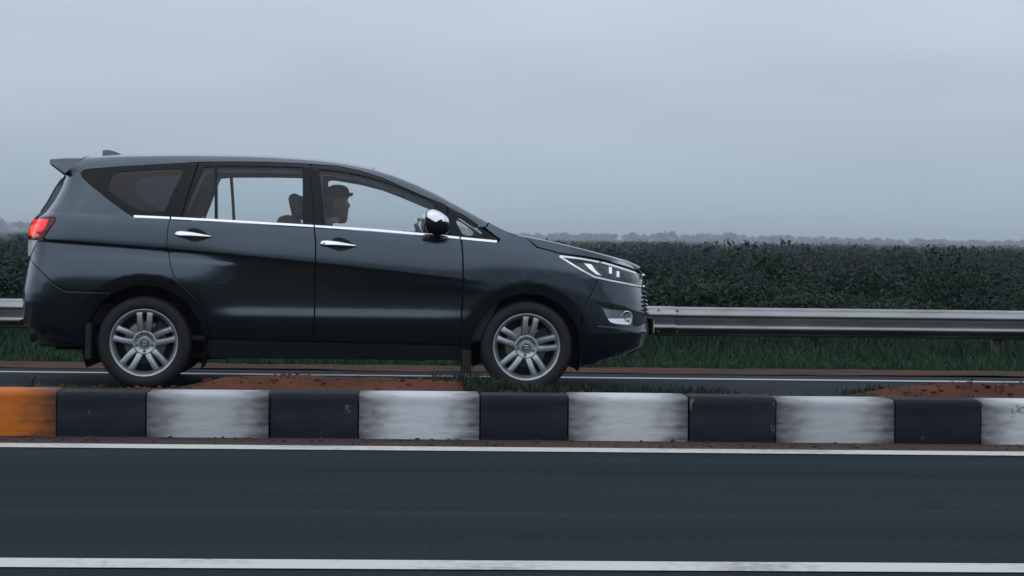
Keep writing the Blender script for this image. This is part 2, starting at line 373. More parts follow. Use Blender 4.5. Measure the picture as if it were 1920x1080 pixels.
def chips(m, conc, thr):
    """flaked paint, a little different on every block, and blocks that are not all equally fresh"""
    t = m.node_tree; b = t.nodes['Principled BSDF']; src = b.inputs['Base Color'].links[0].from_socket
    co = nd(t, 'ShaderNodeTexCoord'); oi = nd(t, 'ShaderNodeObjectInfo')
    of = nd(t, 'ShaderNodeMath', operation='MULTIPLY'); of.inputs[1].default_value = 40; t.links.new(oi.outputs['Random'], of.inputs[0])
    va = nd(t, 'ShaderNodeVectorMath', operation='ADD'); t.links.new(co.outputs['Object'], va.inputs[0]); t.links.new(of.outputs[0], va.inputs[1])
    n = nd(t, 'ShaderNodeTexNoise'); n.inputs['Scale'].default_value = 9; n.inputs['Detail'].default_value = 9; n.inputs['Roughness'].default_value = .72
    t.links.new(va.outputs[0], n.inputs['Vector'])
    r_ = nd(t, 'ShaderNodeMapRange'); r_.inputs[1].default_value = thr; r_.inputs[2].default_value = thr + .02; r_.inputs[4].default_value = .85
    t.links.new(n.outputs[0], r_.inputs[0])
    fr = nd(t, 'ShaderNodeMapRange'); fr.inputs[3].default_value = .80; fr.inputs[4].default_value = 1.06; t.links.new(oi.outputs['Random'], fr.inputs[0])
    sc = nd(t, 'ShaderNodeVectorMath', operation='SCALE'); t.links.new(src, sc.inputs[0]); t.links.new(fr.outputs[0], sc.inputs['Scale'])
    mx = nd(t, 'ShaderNodeMix', data_type='RGBA'); mx.inputs[7].default_value = (*conc, 1); t.links.new(r_.outputs[0], mx.inputs[0])
    t.links.new(sc.outputs[0], mx.inputs[6]); t.links.new(mx.outputs[2], b.inputs['Base Color'])
chips(M['kerb_white'], (.20, .195, .185), .63)
chips(M['kerb_black'], (.16, .16, .16), .645)
chips(M['kerb_orange'], (.22, .20, .18), .65)
M['leaf_olive'] = leaf_mat('olive_shrub_leaves', (.026, .038, .022), (.058, .072, .036))
M['leaf_brown'] = leaf_mat('dry_shrub_leaves', (.028, .024, .022), (.056, .046, .036))
# ------------------------------------------------------------------ ground, roads, median
def strip(name, pts, mat, x0=-1500, x1=1500, nx=2):
    xs = np.linspace(x0, x1, nx); v = []; f = []
    for (y, z) in pts:
        for x in xs: v.append((x, y, z))
    for j in range(len(pts) - 1):
        for i in range(nx - 1):
            a = j * nx + i; f.append((a, a + 1, a + nx + 1, a + nx))
    o = make(name, v, f, mat, smooth=False); o['kind'] = 'structure'
    return o
ZC = -0.117                                    # level of the far carriageway under the car
strip('ground', [(-2500, -.30), (-30, -.30), (-12, -.02), (20.7, -.262), (22.6, -.31), (26, -.42), (60, -.46), (3000, -.5)], M['field'], -3000, 3000)
strip('road', [(-11, -.004), (0, 0), (10.21, 0.0)], M['asphalt'])
strip('gutter', [(10.17, .004), (10.62, .006)], M['gutter'])
strip('far_road', [(14.2, ZC), (17.25, ZC), (18.0, ZC - .02)], M['asphalt_far'])
VERGE = [(17.93, ZC - .010), (18.2, ZC - .016), (19.5, ZC - .06), (20.6, ZC - .12), (21.3, ZC - .16)]
def line(name, y0, y1, z, mat, z1=None):
    o = make(name, [(-1500, y0, z), (1500, y0, z), (1500, y1, z1 if z1 is not None else z), (-1500, y1, z1 if z1 is not None else z)],
             [(0, 1, 2, 3)], mat, smooth=False); o['kind'] = 'structure'; return o
line('road_edge_line', 9.97, 10.165, .004, M['line'])
line('road_lane_line', 6.41, 6.59, .004, M['line'])
line('far_road_edge_line', 17.02, 17.17, ZC + .004, M['line_far'])

def smooth(a, b, x):
    t = np.clip((np.asarray(x, float) - a) / (b - a), 0, 1); return t * t * (3 - 2 * t)
class Val2:
    def __init__(s, n=64, seed=1): s.g = np.random.default_rng(seed).random((n, n)); s.n = n
    def __call__(s, x, y):
        x = np.asarray(x, float); y = np.asarray(y, float)
        i = np.floor(x).astype(int); j = np.floor(y).astype(int); u = x - i; v = y - j
        u = u * u * (3 - 2 * u); v = v * v * (3 - 2 * v); n = s.n; g = s.g
        return (g[i % n, j % n] * (1 - u) * (1 - v) + g[(i + 1) % n, j % n] * u * (1 - v)
                + g[i % n, (j + 1) % n] * (1 - u) * v + g[(i + 1) % n, (j + 1) % n] * u * v)
def fbm(vn, x, y, o=4):
    s = 0; a = .5
    for k in range(o): s = s + a * (vn(x * 2 ** k + 17 * k, y * 2 ** k + 5 * k) - .5); a *= .5
    return s
vn = Val2(seed=3)
def median_z(x, y):
    x = np.asarray(x, float); y = np.asarray(y, float)
    z = np.interp(y, [10.66, 11.2, 11.7, 12.4, 13.3, 14.45], [.165, .185, .15, .06, -.04, -.135])
    m = smooth(-1.25, -.75, x) * (1 - smooth(.25, .75, x)) + smooth(2.3, 2.9, x) * (1 - smooth(6.5, 7.5, x)) \
        + smooth(-6.5, -5.8, x) * (1 - smooth(-4.2, -3.4, x))
    crest = np.exp(-((y - 11.45) / .42) ** 2)
    z = z + m * crest * (.062 + .05 * (fbm(vn, x * 1.1, y * 1.4) + .25))
    fade = smooth(10.66, 10.9, y) * (1 - smooth(14.0, 14.4, y))
    return z + fade * (.05 * fbm(vn, x * 2.6 + 9, y * 2.6) + .026 * fbm(vn, x * 11, y * 11, 2))
xs = np.concatenate([[-1500, -200, -40], np.arange(-12, 14.001, .06), [40, 200, 1500]])
ys = np.arange(10.66, 14.46, .075)
X, Y = np.meshgrid(xs, ys); Z = median_z(X, Y); nx = len(xs)
f = [(j * nx + i, j * nx + i + 1, j * nx + nx + i + 1, j * nx + nx + i) for j in range(len(ys) - 1) for i in range(nx - 1)]
o = make('median_ground', np.stack([X.ravel(), Y.ravel(), Z.ravel()], 1), f, M['soil_dull']); o['kind'] = 'structure'
o.data.materials.append(M['soil'])                  # freshly tipped red earth lies in heaps on the duller fill
cx_ = np.array([(X.ravel()[list(q)].mean(), Y.ravel()[list(q)].mean()) for q in f])
red = (smooth(-1.3, -.9, cx_[:, 0]) * (1 - smooth(.2, .5, cx_[:, 0])) + smooth(2.4, 2.8, cx_[:, 0]) * (1 - smooth(6.5, 7.5, cx_[:, 0])) + smooth(-6.5, -5.8, cx_[:, 0]) * (1 - smooth(-4.2, -3.4, cx_[:, 0]))) \
    * (1 - smooth(11.7, 12.5, cx_[:, 1])) + .9 * fbm(vn, cx_[:, 0] * 2.2, cx_[:, 1] * 2.2)
o.data.polygons.foreach_set('material_index', (red > np.where(cx_[:, 1] < 10.95, .12, .34)).astype(np.int32))

# ragged earth shoulder beyond the far carriageway
vx = np.concatenate([[-1500, -60], np.arange(-12, 20.01, .12), [70, 1500]]); vy = np.array([17.93, 18.05, 18.2, 18.5, 18.9, 19.5, 20.0, 20.6, 21.3])
gx_, gy_ = np.meshgrid(vx, vy); jt = fbm(vn, gx_ * .8 + 2, 0 * gx_ + 7, 5) * .55 * (gy_ < 18.1) + fbm(vn, gx_ * 3, gy_ * 3) * .06
gz_ = np.interp(gy_, [p[0] for p in VERGE], [p[1] for p in VERGE]) + .03 * fbm(vn, gx_ * 2.2, gy_ * 2.2 + 5) * (gy_ > 18.1)
nq = len(vx); fq = [(j * nq + i, j * nq + i + 1, j * nq + nq + i + 1, j * nq + nq + i) for j in range(len(vy) - 1) for i in range(nq - 1)]
o = make('verge_soil', np.stack([gx_.ravel(), (gy_ + jt).ravel(), gz_.ravel()], 1), fq, M['soil_verge']); o['kind'] = 'structure'
# loose clods on the bare heaps
def scatter_clods(name, n, xr, yr, zf, mat, smin, smax, seed):
    r = np.random.default_rng(seed); bm = bmesh.new(); bmesh.ops.create_icosphere(bm, subdivisions=1, radius=1)
    bv = np.array([v.co[:] for v in bm.verts]); bf = np.array([[v.index for v in fc.verts] for fc in bm.faces]); bm.free()
    V = []; F = []
    for k in range(n):
        x = r.uniform(*xr); y = r.uniform(*yr); s = smin + (smax - smin) * r.random() ** 3
        q = bv * (1 + r.uniform(-.3, .3, (len(bv), 1))) * s * np.array([r.uniform(.8, 1.4), r.uniform(.8, 1.4), r.uniform(.5, .9)])
        a = r.uniform(0, 6.28); q = q @ np.array([[math.cos(a), math.sin(a), 0], [-math.sin(a), math.cos(a), 0], [0, 0, 1]])
        F.append(bf + len(V) * len(bv)); V.append(q + np.array([x, y, float(zf(x, y)) + s * .25]))
    o = make(name, np.concatenate(V), np.concatenate(F), mat, smooth=False); o['kind'] = 'stuff'; return o
scatter_clods('soil_clods', 3600, (-6, 7), (10.7, 12.3), median_z, M['soil'], .003, .018, 5)
scatter_clods('gutter_grit', 700, (-4, 5), (10.2, 10.5), lambda x, y: .005, M['gutter'], .003, .012, 6)

# grass
def blades(name, pts, hts, mat, seed, width=.007, lean=.5, per=4):
    r = np.random.default_rng(seed); n = len(pts); pts = np.repeat(pts, per, 0); h = np.repeat(hts, per) * r.uniform(.5, 1.1, n * per); N = n * per
    pts = pts + np.concatenate([r.normal(0, .02, (N, 2)), np.zeros((N, 1))], 1)
    a = r.uniform(0, 6.28, N); w = np.stack([np.cos(a), np.sin(a), 0 * a], 1) * width * r.uniform(.6, 1.4, (N, 1))
    b = r.uniform(0, 6.28, N); ln = np.stack([np.cos(b), np.sin(b), 0 * b], 1) * (h * lean * r.random(N))[:, None]
    up = np.stack([0 * h, 0 * h, h], 1)
    v0 = pts - w; v1 = pts + w; v2 = pts + .55 * up + .3 * ln + .8 * w; v3 = pts + .55 * up + .3 * ln - .8 * w; v4 = pts + up + ln
    V = np.stack([v0, v1, v2, v3, v4], 1).reshape(-1, 3); i = np.arange(N) * 5
    F = [(k, k + 1, k + 2, k + 3) for k in i] + [(k + 3, k + 2, k + 4) for k in i]
    o = make(name, V, F, mat, smooth=False); o['kind'] = 'stuff'; return o
r = np.random.default_rng(21)
n = 5200; px_ = np.where(r.random(n) < .72, r.uniform(.35, 2.75, n), r.uniform(-7, 9, n)); py_ = r.uniform(10.75, 12.0, n)
keep = (fbm(vn, px_ * 1.3 + 4, py_ * 1.3) > -.05) & ~((px_ > -1.2) & (px_ < .2)) & ~((px_ > 2.75) & (px_ < 5.5) & (r.random(n) < .8)) & ~((px_ < -1.2) & (r.random(n) < .75))
px_, py_ = px_[keep], py_[keep]
blades('median_grass', np.stack([px_, py_, median_z(px_, py_) - .01], 1), r.uniform(.03, .085, len(px_)), M['grass_dark'], 31, .005, .9)
def verge_z(y): return np.interp(y, [17.9, 18.2, 19.5, 20.6, 21.2, 22.6, 26, 60], [ZC - .012, ZC - .018, ZC - .06, ZC - .12, ZC - .155, -.31, -.42, -.46])
n = 33000; px_ = r.uniform(-13, 19, n); py_ = 19.0 + 7.6 * r.random(n) ** 1.05
d = fbm(vn, px_ * .5 + 3, py_ * .8, 4); keep = (d > np.interp(py_, [19, 19.8, 20.4, 21], [.22, .10, -.10, -.2])); px_, py_, d = px_[keep], py_[keep], d[keep]
hh = np.interp(py_, [19, 20.2, 21.2, 22, 23.2, 24.5], [.03, .07, .14, .22, .34, .5]) * (1 + 1.1 * d) * r.uniform(.6, 1.3, len(px_))
blades('verge_grass', np.stack([px_, py_, verge_z(py_) - .01], 1), hh, M['grass'], 33, .009, .7, per=5)

# ------------------------------------------------------------------ painted median kerb, one block after the other
kerb = empty('median_kerb', (0, 10.5, 0)); kerb['kind'] = 'structure'
PER, WH = 1.035, .60
def kerb_block(L, seed):
    bm = bmesh.new(); add_box(bm, (0, .11, .097), (L, .22, .258), 0)
    top = [e for e in bm.edges if all(v.co.z > .2 for v in e.verts) and all(v.co.y < .05 for v in e.verts)]
    bmesh.ops.bevel(bm, geom=top, offset=.036, segments=4, profile=.6, affect='EDGES')
    oth = [e for e in bm.edges if e.calc_length() > .01 and len(e.link_faces) == 2 and e.calc_face_angle(0) > R(60) and all(v.co.z > .0 for v in e.verts)]
    bmesh.ops.bevel(bm, geom=oth, offset=.006, segments=2, profile=.5, affect='EDGES')
    bmesh.ops.recalc_face_normals(bm, faces=bm.faces[:])
    me = bpy.data.meshes.new('kerb_stone'); bm.to_mesh(me); bm.free()
    me.polygons.foreach_set('use_smooth', [True] * len(me.polygons)); me.set_sharp_from_angle(angle=R(50)); return me
mesh_w = {c: kerb_block(WH - .008, 1) for c in ('white', 'orange')}; mesh_w['black'] = kerb_block(PER - WH - .008, 2)
for k, me in mesh_w.items(): me.materials.append(M['kerb_' + k])
for k in range(-8, 9):
    xc = .13 + k * PER
    for col, x, L in ((('orange' if k == -2 else 'white'), xc, WH), ('black', xc + PER / 2, PER - WH)):
        s = bpy.data.objects.new('kerb_stone', mesh_w[col]); C.objects.link(s); s.parent = kerb
        s.location = (x + random.uniform(-.0015, .0015), random.uniform(-.006, .006), random.uniform(-.005, .004))
        s.rotation_euler = (random.uniform(-.006, .006), random.uniform(-.003, .003), random.uniform(-.005, .005))
# plain kerb running on beyond the picture
for x0, x1 in ((-1500, .13 - 8 * PER - .32), (.13 + 8 * PER + PER - .3, 1500)):
    make('kerb_run', [(x0, 0, -.03), (x1, 0, -.03), (x1, 0, .19), (x0, 0, .19), (x1, .036, .226), (x0, .036, .226), (x1, .22, .226), (x0, .22, .226), (x1, .22, -.03), (x0, .22, -.03)],
         [(0, 1, 2, 3), (3, 2, 4, 5), (5, 4, 6, 7), (7, 6, 8, 9)], M['kerb_white'], kerb, smooth=False)

# ------------------------------------------------------------------ crash barrier
GY = 22.55
barrier = empty('crash_barrier', (0, GY, -.3))
tag(barrier, 'long grey steel crash barrier with two ridges on posts, in front of the dark shrubs', 'crash barrier')
BZ = .59 + .005                                    # rail top above the barrier's foot
prof = [(.0, 0), (-.012, -.012), (-.014, -.028), (-.072, -.062), (-.080, -.078), (-.080, -.098), (-.072, -.112), (-.012, -.145), (-.006, -.155),
        (-.012, -.165), (-.072, -.198), (-.080, -.212), (-.080, -.232), (-.072, -.248), (-.014, -.282), (-.012, -.298), (.0, -.31)]
def rail_mesh(L):
    v = []; f = []; xs_ = [-L / 2, -L / 4, 0, L / 4, L / 2]
    for off in (0, .004):
        for x in xs_:
            for (y, z) in prof: v.append((x, y + off, z))
    m = len(prof); nx_ = len(xs_)
    for lay in range(2):
        b0 = lay * m * nx_
        for i in range(nx_ - 1):
            for j in range(m - 1):
                q = (b0 + i * m + j, b0 + (i + 1) * m + j, b0 + (i + 1) * m + j + 1, b0 + i * m + j + 1)
                f.append(q if lay == 0 else q[::-1])
    B = m * nx_
    for j in range(m - 1):
        f.append((j, j + 1, B + j + 1, B + j)); e0 = (nx_ - 1) * m
        f.append((e0 + j + 1, e0 + j, B + e0 + j, B + e0 + j + 1))
    for i in range(nx_ - 1):
        f.append((i * m, B + i * m, B + (i + 1) * m, (i + 1) * m)); t = m - 1
        f.append(((i + 1) * m + t, B + (i + 1) * m + t, B + i * m + t, i * m + t))
    me = bpy.data.meshes.new('rail'); me.from_pydata(v, [], f); me.materials.append(M['steel'])
    me.polygons.foreach_set('use_smooth', [True] * len(me.polygons)); me.set_sharp_from_angle(angle=R(50)); return me
RL = 4.0; rm = rail_mesh(RL + .16)
bmb = bmesh.new(); bmesh.ops.create_cone(bmb, cap_ends=True, segments=6, radius1=.016, radius2=.012, depth=.016, matrix=Matrix.Rotation(R(90), 4, 'X'))
bolt_me = bpy.data.meshes.new('bolt'); bmb.to_mesh(bolt_me); bmb.free(); bolt_me.materials.append(M['post_steel'])
bmp = bmesh.new(); add_box(bmp, (0, .19, -.60), (.11, .006, 1.2)); add_box(bmp, (-.052, .16, -.60), (.006, .055, 1.2)); add_box(bmp, (.052, .16, -.60), (.006, .055, 1.2))
add_box(bmp, (0, .066, -.155), (.10, .125, .30), .006)
post_me = bpy.data.meshes.new('post'); bmp.to_mesh(post_me); bmp.free(); post_me.materials.append(M['post_steel'])
for k in range(-9, 12):
    s = bpy.data.objects.new('rail', rm); C.objects.link(s); s.parent = barrier
    s.location = (.9 + k * RL, (k % 2) * .006, BZ + random.uniform(-.004, .004)); s.rotation_euler = (random.uniform(-.01, .01), random.uniform(-.0008, .0008), 0)
    for dx, z, yy in [(d_, z_, y_) for d_ in (-.1, .1) for z_, y_ in ((-.045, -.046), (-.155, -.012), (-.265, -.046))]:
        b = bpy.data.objects.new('bolt', bolt_me); C.objects.link(b); b.parent = s; b.location = (RL / 2 + dx, yy, z)
    for h in (0, 1):
        p = bpy.data.objects.new('post', post_me); C.objects.link(p); p.parent = barrier
        p.location = (.9 + k * RL + h * RL / 2 - .4, 0, BZ - .0); p.rotation_euler = (0, random.uniform(-.012, .012), 0)

# ------------------------------------------------------------------ shrubs behind the barrier
def leaf_cloud(n, lumps, size, seed, flat=.75):
    r = np.random.default_rng(seed)
    k = r.integers(0, len(lumps), n); L = np.array(lumps)
    d = r.normal(size=(n, 3)); d /= np.linalg.norm(d, axis=1)[:, None]
    rad = L[k, 3] * r.random(n) ** .42
    c = L[k, :3] + d * rad[:, None] * np.array([1, 1, flat])
    c[:, 2] = np.maximum(c[:, 2], .02)
    nrm = d + r.normal(0, .55, (n, 3)) + np.array([0, 0, .35]); nrm /= np.linalg.norm(nrm, axis=1)[:, None]
    t = np.cross(nrm, r.normal(size=(n, 3))); t /= np.linalg.norm(t, axis=1)[:, None]; b = np.cross(nrm, t)
    s = size * r.uniform(.55, 1.3, (n, 1))
    V = np.stack([c - t * s, c + b * s * .42 + nrm * s * .1, c + t * s, c - b * s * .42 + nrm * s * .1], 1).reshape(-1, 3)
    i = np.arange(n) * 4
    return V, np.stack([i, i + 1, i + 2, i + 3], 1)
def mesh_of(name, V, F, mat):
    me = bpy.data.meshes.new(name); me.from_pydata(V.tolist(), [], F.tolist()); me.materials.append(mat); return me
shrub_kinds = []
for s in range(7):
    r = np.random.default_rng(100 + s); W = r.uniform(.8, 1.25); H = 1.0
    lumps = [(r.normal(0, W * .42), r.normal(0, W * .35), r.uniform(.18, .72) * H, r.uniform(.22, .40)) for _ in range(15)]
    lumps += [(r.normal(0, W * .3), r.normal(0, .3), .80 * H, .2) for _ in range(4)]
    V, F = leaf_cloud(7500, lumps, .034, 200 + s)
    for q in range(60):                                   # stray upright shoots break the outline
        x, y = r.normal(0, W * .5), r.normal(0, .4); h = r.uniform(.7, 1.06)
        v2, f2 = leaf_cloud(7, [(x, y, h, .06)], .034, 900 + 100 * s + q); F = np.concatenate([F, f2 + len(V)]); V = np.concatenate([V, v2])
    bm = bmesh.new()
    for q in range(7):
        x, y, z, rr = lumps[q]; add_tube(bm, [(x * .2, y * .2, -.05), (x * .55, y * .5, z * .45), (x, y, z)], [.022, .015, .006], 5)
    sm = bpy.data.meshes.new('stem'); bm.to_mesh(sm); bm.free(); sm.materials.append(M['bark'])
    shrub_kinds.append((mesh_of('foliage', V, F, M['leaf_olive' if s == 5 else 'leaf_brown' if s == 6 else 'leaf']), sm))
r = np.random.default_rng(77)
for row, (y0, cnt, hmin, hmax) in enumerate([(25.8, 21, .72, .98), (28.8, 22, .88, 1.14), (32.5, 22, .95, 1.22)]):
    hw = y0 * .37
    for k in range(cnt):
        x = -hw * .86 + (k + .5 + r.uniform(-.35, .35)) / cnt * hw * 2.05; y = y0 + r.uniform(-1, 1) * (1 + row * .3)
        kd = int(r.choice(7, p=[.19, .19, .18, .18, .14, .08, .04])); fm, sm = shrub_kinds[kd]
        root = empty('shrub', (x, y, float(verge_z(y))), None, (0, 0, r.uniform(0, 6.28)))
        h = (hmin + (hmax - hmin) * r.random()) * (1.04 if 0 < x < 3 else 1.0) * (1.13 if r.random() < .14 else 1.0); w = max(1.0, 2 * hw / cnt * .62) * r.uniform(.85, 1.3)
        root.scale = (w, w, h)
        tag(root, {5: 'olive green shrub, paler than the others, in the thicket behind the crash barrier', 6: 'dry brownish shrub in the green thicket behind the crash barrier'}.get(kd, 'dark green leafy shrub in the thicket behind the crash barrier'), 'shrub', 'shrubs behind the crash barrier')
        for nm, me in (('foliage', fm), ('stem', sm)):
            c = bpy.data.objects.new(nm, me); C.objects.link(c); c.parent = root
# the scrub further off reads as one mass
r = np.random.default_rng(5)
lum = []
for k in range(1850):
    y = 36 + 90 * r.random() ** 1.5; lum.append((r.uniform(-.40, .44) * y, y, -.45 + r.uniform(.2, .62), r.uniform(.45, .85)))
V, F = leaf_cloud(136000, lum, .060, 8, .8)
lum = []
for k in range(900):
    y = 120 + 380 * r.random() ** 1.4; lum.append((r.uniform(-.42, .46) * y, y, -.45 + r.uniform(.2, .75), r.uniform(.6, 1.05) * (1 + y / 500)))
V2, F2 = leaf_cloud(40000, lum, .20, 9, .55); F = np.concatenate([F, F2 + len(V)]); V = np.concatenate([V, V2])
V[:, 2] = np.where(V[:, 2] < 0, V[:, 2] - .4, V[:, 2])
tag(make('far_scrub', V, F, M['leaf_far'], smooth=False), kind='stuff')
# woodland kilometres away, almost lost in the haze
r = np.random.default_rng(15); lum = []
for k in range(700):
    y = r.uniform(2200, 2800); px = r.uniform(-150, 2100); x = at(px, 445, y).x
    top = 3.2 + 12 * math.exp(-((px - 880) / 75) ** 2) + 6 * math.exp(-((px - 1330) / 220) ** 2) + 10 * math.exp(-(px / 110) ** 2)
    R_ = r.uniform(3.5, 6.5); lum.append((x, y, r.uniform(-.1, .75) * top, R_))
V, F = leaf_cloud(42000, lum, 2.3, 16, .75)
tag(make('distant_woodland', V, F, M['leaf_far'], smooth=False), kind='stuff')
# trees on the verge behind the camera, seen only mirrored in the car
lum = [(x, -19 + r.uniform(-2, 2), r.uniform(.5, 1.0) * (2.2 + 3.6 * float(smooth(2, 16, x))), r.uniform(.8, 1.6)) for x in r.uniform(-70, 110, 420)]
V, F = leaf_cloud(22000, lum, .32, 18, .85)
tag(make('roadside_thicket', V, F, M['leaf_far'], smooth=False), kind='stuff')

# ------------------------------------------------------------------ moist air
bm = bmesh.new(); add_box(bm, (0, 400, 6.4), (7000, 7000, 17.0))
hz = from_bm('haze', bm, None, None, False); hz['kind'] = 'stuff'
hm = bpy.data.materials.new('haze'); hm.use_nodes = True; ht = hm.node_tree; ht.nodes.clear()
ho = ht.nodes.new('ShaderNodeOutputMaterial'); hv = ht.nodes.new('ShaderNodeVolumePrincipled')
hv.inputs['Color'].default_value = (.80, .88, .96, 1); hv.inputs['Density'].default_value = .0004; hv.inputs['Anisotropy'].default_value = .2
ht.links.new(hv.outputs[0], ho.inputs['Volume']); hz.data.materials.append(hm)
# ------------------------------------------------------------------ the car: a side surface y = W(x, z), cut into panels
YC = 16.19                                      # world Y of the car's long axis
hub_w = at(270, 648, YC - .85)
X0 = hub_w.x                                    # world X of the rear axle
def tr(px, py, w):                              # sight line met with the plane at half-width w -> car x, z
    p = at(px, py, YC - w); return p.x - X0, p.z - ZC
def trl(pts, w): return np.array([tr(a, b, w) for a, b in pts])
HUB_F = tr(987, 655, .85); HUB_R = tr(270, 648, .85)
TYR = .334
ZH = HUB_R[1]
def pchip(xk, yk, x):
    xk = np.asarray(xk, float); yk = np.asarray(yk, float); h = np.diff(xk); d = np.diff(yk) / h; m = np.zeros(len(xk))
    for i in range(1, len(xk) - 1):
        if d[i - 1] * d[i] > 0:
            w1 = 2 * h[i] + h[i - 1]; w2 = h[i] + 2 * h[i - 1]; m[i] = (w1 + w2) / (w1 / d[i - 1] + w2 / d[i])
    m[0], m[-1] = d[0], d[-1]
    k = np.clip(np.searchsorted(xk, x) - 1, 0, len(h) - 1); t = np.clip((x - xk[k]) / h[k], -1, 2); hh = h[k]
    return ((1 + 2 * t) * (1 - t) ** 2 * yk[k] + t * (1 - t) ** 2 * hh * m[k] + t * t * (3 - 2 * t) * yk[k + 1] + t * t * (t - 1) * hh * m[k + 1])
def curve(pts, w):
    q = trl(pts, w); q = q[np.argsort(q[:, 0])]
    return lambda x: np.interp(x, q[:, 0], q[:, 1])
belt = curve([(30, 404), (105, 405), (249, 409), (319, 410), (400, 414), (589, 425), (823, 443), (932, 455), (996, 465), (1048, 476), (1131, 489), (1173, 500), (1230, 512)], .878)
crease = curve([(30, 446), (82, 452), (312, 467.5), (400, 475.5), (504, 487), (587, 495), (686, 505.5), (765, 513), (866, 526), (1000, 540), (1250, 570)], .905); _cq = trl([(82, 452), (312, 467.5), (400, 475.5), (504, 487), (587, 495), (686, 505.5), (765, 513), (866, 526)], .905); _cp = np.polyfit(_cq[:, 0], _cq[:, 1], 2); crease = lambda x: np.polyval(_cp, x)
roofl = curve([(60, 300), (155, 295), (190, 292), (250, 290.5), (350, 289.5), (450, 291), (500, 292.5), (550, 295.5), (600, 299.5), (650, 306), (700, 316), (740, 328), (780, 344), (820, 363), (860, 385),
               (900, 407), (918, 416), (940, 429), (958, 437), (990, 443), (1020, 449), (1060, 458), (1100, 468), (1140, 479), (1170, 489), (1190, 498), (1240, 520)], .64)
nose_q = trl([(1175, 491), (1192, 499), (1203, 510), (1208, 521), (1211, 540), (1215, 560), (1222, 600), (1226, 624), (1220, 640), (1214, 652), (1182, 666), (1132, 680)], .45); nose_q = nose_q[np.argsort(nose_q[:, 1])]
nose_x = lambda z: np.interp(z, nose_q[:, 1], nose_q[:, 0])
tail_q = trl([(96, 300), (112, 326.7), (103, 351.7), (89, 376.7), (74, 397.5), (63, 406), (51, 430), (49, 447), (46.5, 481), (40, 515), (34, 545), (32, 563), (33, 601), (34, 612), (60, 622)], .62); tail_q = tail_q[np.argsort(tail_q[:, 1])]
tail_x = lambda z: np.interp(z, tail_q[:, 1], tail_q[:, 0])
# ---- tabulate W
GX = np.arange(-1.05, 3.951, .02); GZ = np.arange(.06, 1.90, .0025)
WT = np.zeros((len(GX), len(GZ)))
sm_ = lambda a, b, x: float(np.clip((x - a) / (b - a), 0, 1) ** 2 * (3 - 2 * np.clip((x - a) / (b - a), 0, 1)))
for i, x in enumerate(GX):
    zb, zc = float(belt(x)), float(crease(x))
    door = pchip([.05, .22, .36, .45, .535, .605, .70, zc - .05, zc - .006, zc + .012, zb - .07, zb, zb + .06],
                 [.80, .838, .865, .881, .8895, .8835, .887, .900, .9050, .9085, .894, .879, .860], GZ)
    rear = pchip([.05, .25, .45, .70, .78, .90, zc - .045, zc - .008, zc + .012, zb - .05, zb, zb + .06],
                 [.82, .846, .882, .909, .9125, .903, .8875, .8840, .892, .882, .869, .850], GZ)
    frnt = pchip([.05, .25, .45, .62, .76, .90, min(1.0, zb - .06), zb, zb + .05], [.82, .862, .896, .906, .910, .908, .900 if zb > 1.03 else .902, .884, .82], GZ)
    a = 1 - sm_(.30, .72, x); b = sm_(2.05, 2.55, x)
    w = door * (1 - a - b) + rear * a + frnt * b
    wb = np.interp(zb, GZ, w); dz = np.maximum(0, GZ - zb)
    up = wb - .26 * dz - .34 * dz ** 2
    zr = float(roofl(x)); up = up - .10 * np.maximum(0, 1 - (zr - GZ) / .085) ** 2 * (1 if x < 2.45 else 1 - sm_(2.45, 2.6, x))
    fr = .008 * np.clip(dz / .02, 0, 1) * (1 - sm_(2.4, 2.55, x))               # glass sits a little inside the door skin
    w = np.where(GZ > zb, up - fr, w)
    # flares round the wheel openings
    for (hx, hz), ro, rf in ((HUB_R, .432, .512), (HUB_F, .402, .482)):
        rr_ = np.hypot(x - hx, GZ - hz)
        w = w - .013 * np.clip((rf - rr_) / (rf - ro), 0, 1.2) ** 1.1 * (rr_ < rf + .001)
    # corners of the nose and the tail in plan
    xn = nose_x(GZ); t = np.clip((x - 2.55) / (xn - 2.55), 0, .999); w = w * (1 - t ** 3.2) ** (1 / 2.6)
    xt = tail_x(GZ); x0t = np.minimum(-.30, xt + .42); t = np.clip((x0t - x) / (x0t - xt), 0, .999); w = w * (1 - t ** 3.6) ** (1 / 3.0)
    WT[i] = np.clip(w, .12, 1.0)
DX, DZ = np.gradient(WT, .02, .0025)
def samp(T, x, z):
    x = np.asarray(x, float); z = np.asarray(z, float)
    u = np.clip((x - GX[0]) / .02, 0, len(GX) - 1.001); v = np.clip((z - GZ[0]) / .0025, 0, len(GZ) - 1.001)
    i = u.astype(int); j = v.astype(int); u = u - i; v = v - j
    return T[i, j] * (1 - u) * (1 - v) + T[i + 1, j] * u * (1 - v) + T[i, j + 1] * (1 - u) * v + T[i + 1, j + 1] * u * v
W = lambda x, z: samp(WT, x, z)
def P(px, py):                                   # sight line met with the side surface
    w = .88
    for _ in range(14):
        x, z = tr(px, py, w); w = .5 * w + .5 * float(W(x, z))
    return x, z
def PL(pts): return np.array([P(a, b) for a, b in pts])
def arc(c, r, a0, a1, n=26):
    return [(c[0] + r * math.cos(R(a)), c[1] + r * math.sin(R(a))) for a in np.linspace(a0, a1, n)]
def resample(poly, step, closed=True):
    q = [np.asarray(p, float) for p in poly]; out = []
    m = len(q) if closed else len(q) - 1
    for i in range(m):
        a, b = q[i], q[(i + 1) % len(q)]; k = max(1, int(math.ceil(np.linalg.norm(b - a) / step)))
        for j in range(k): out.append(a + (b - a) * j / k)
    if not closed: out.append(q[-1])
    return np.array(out)
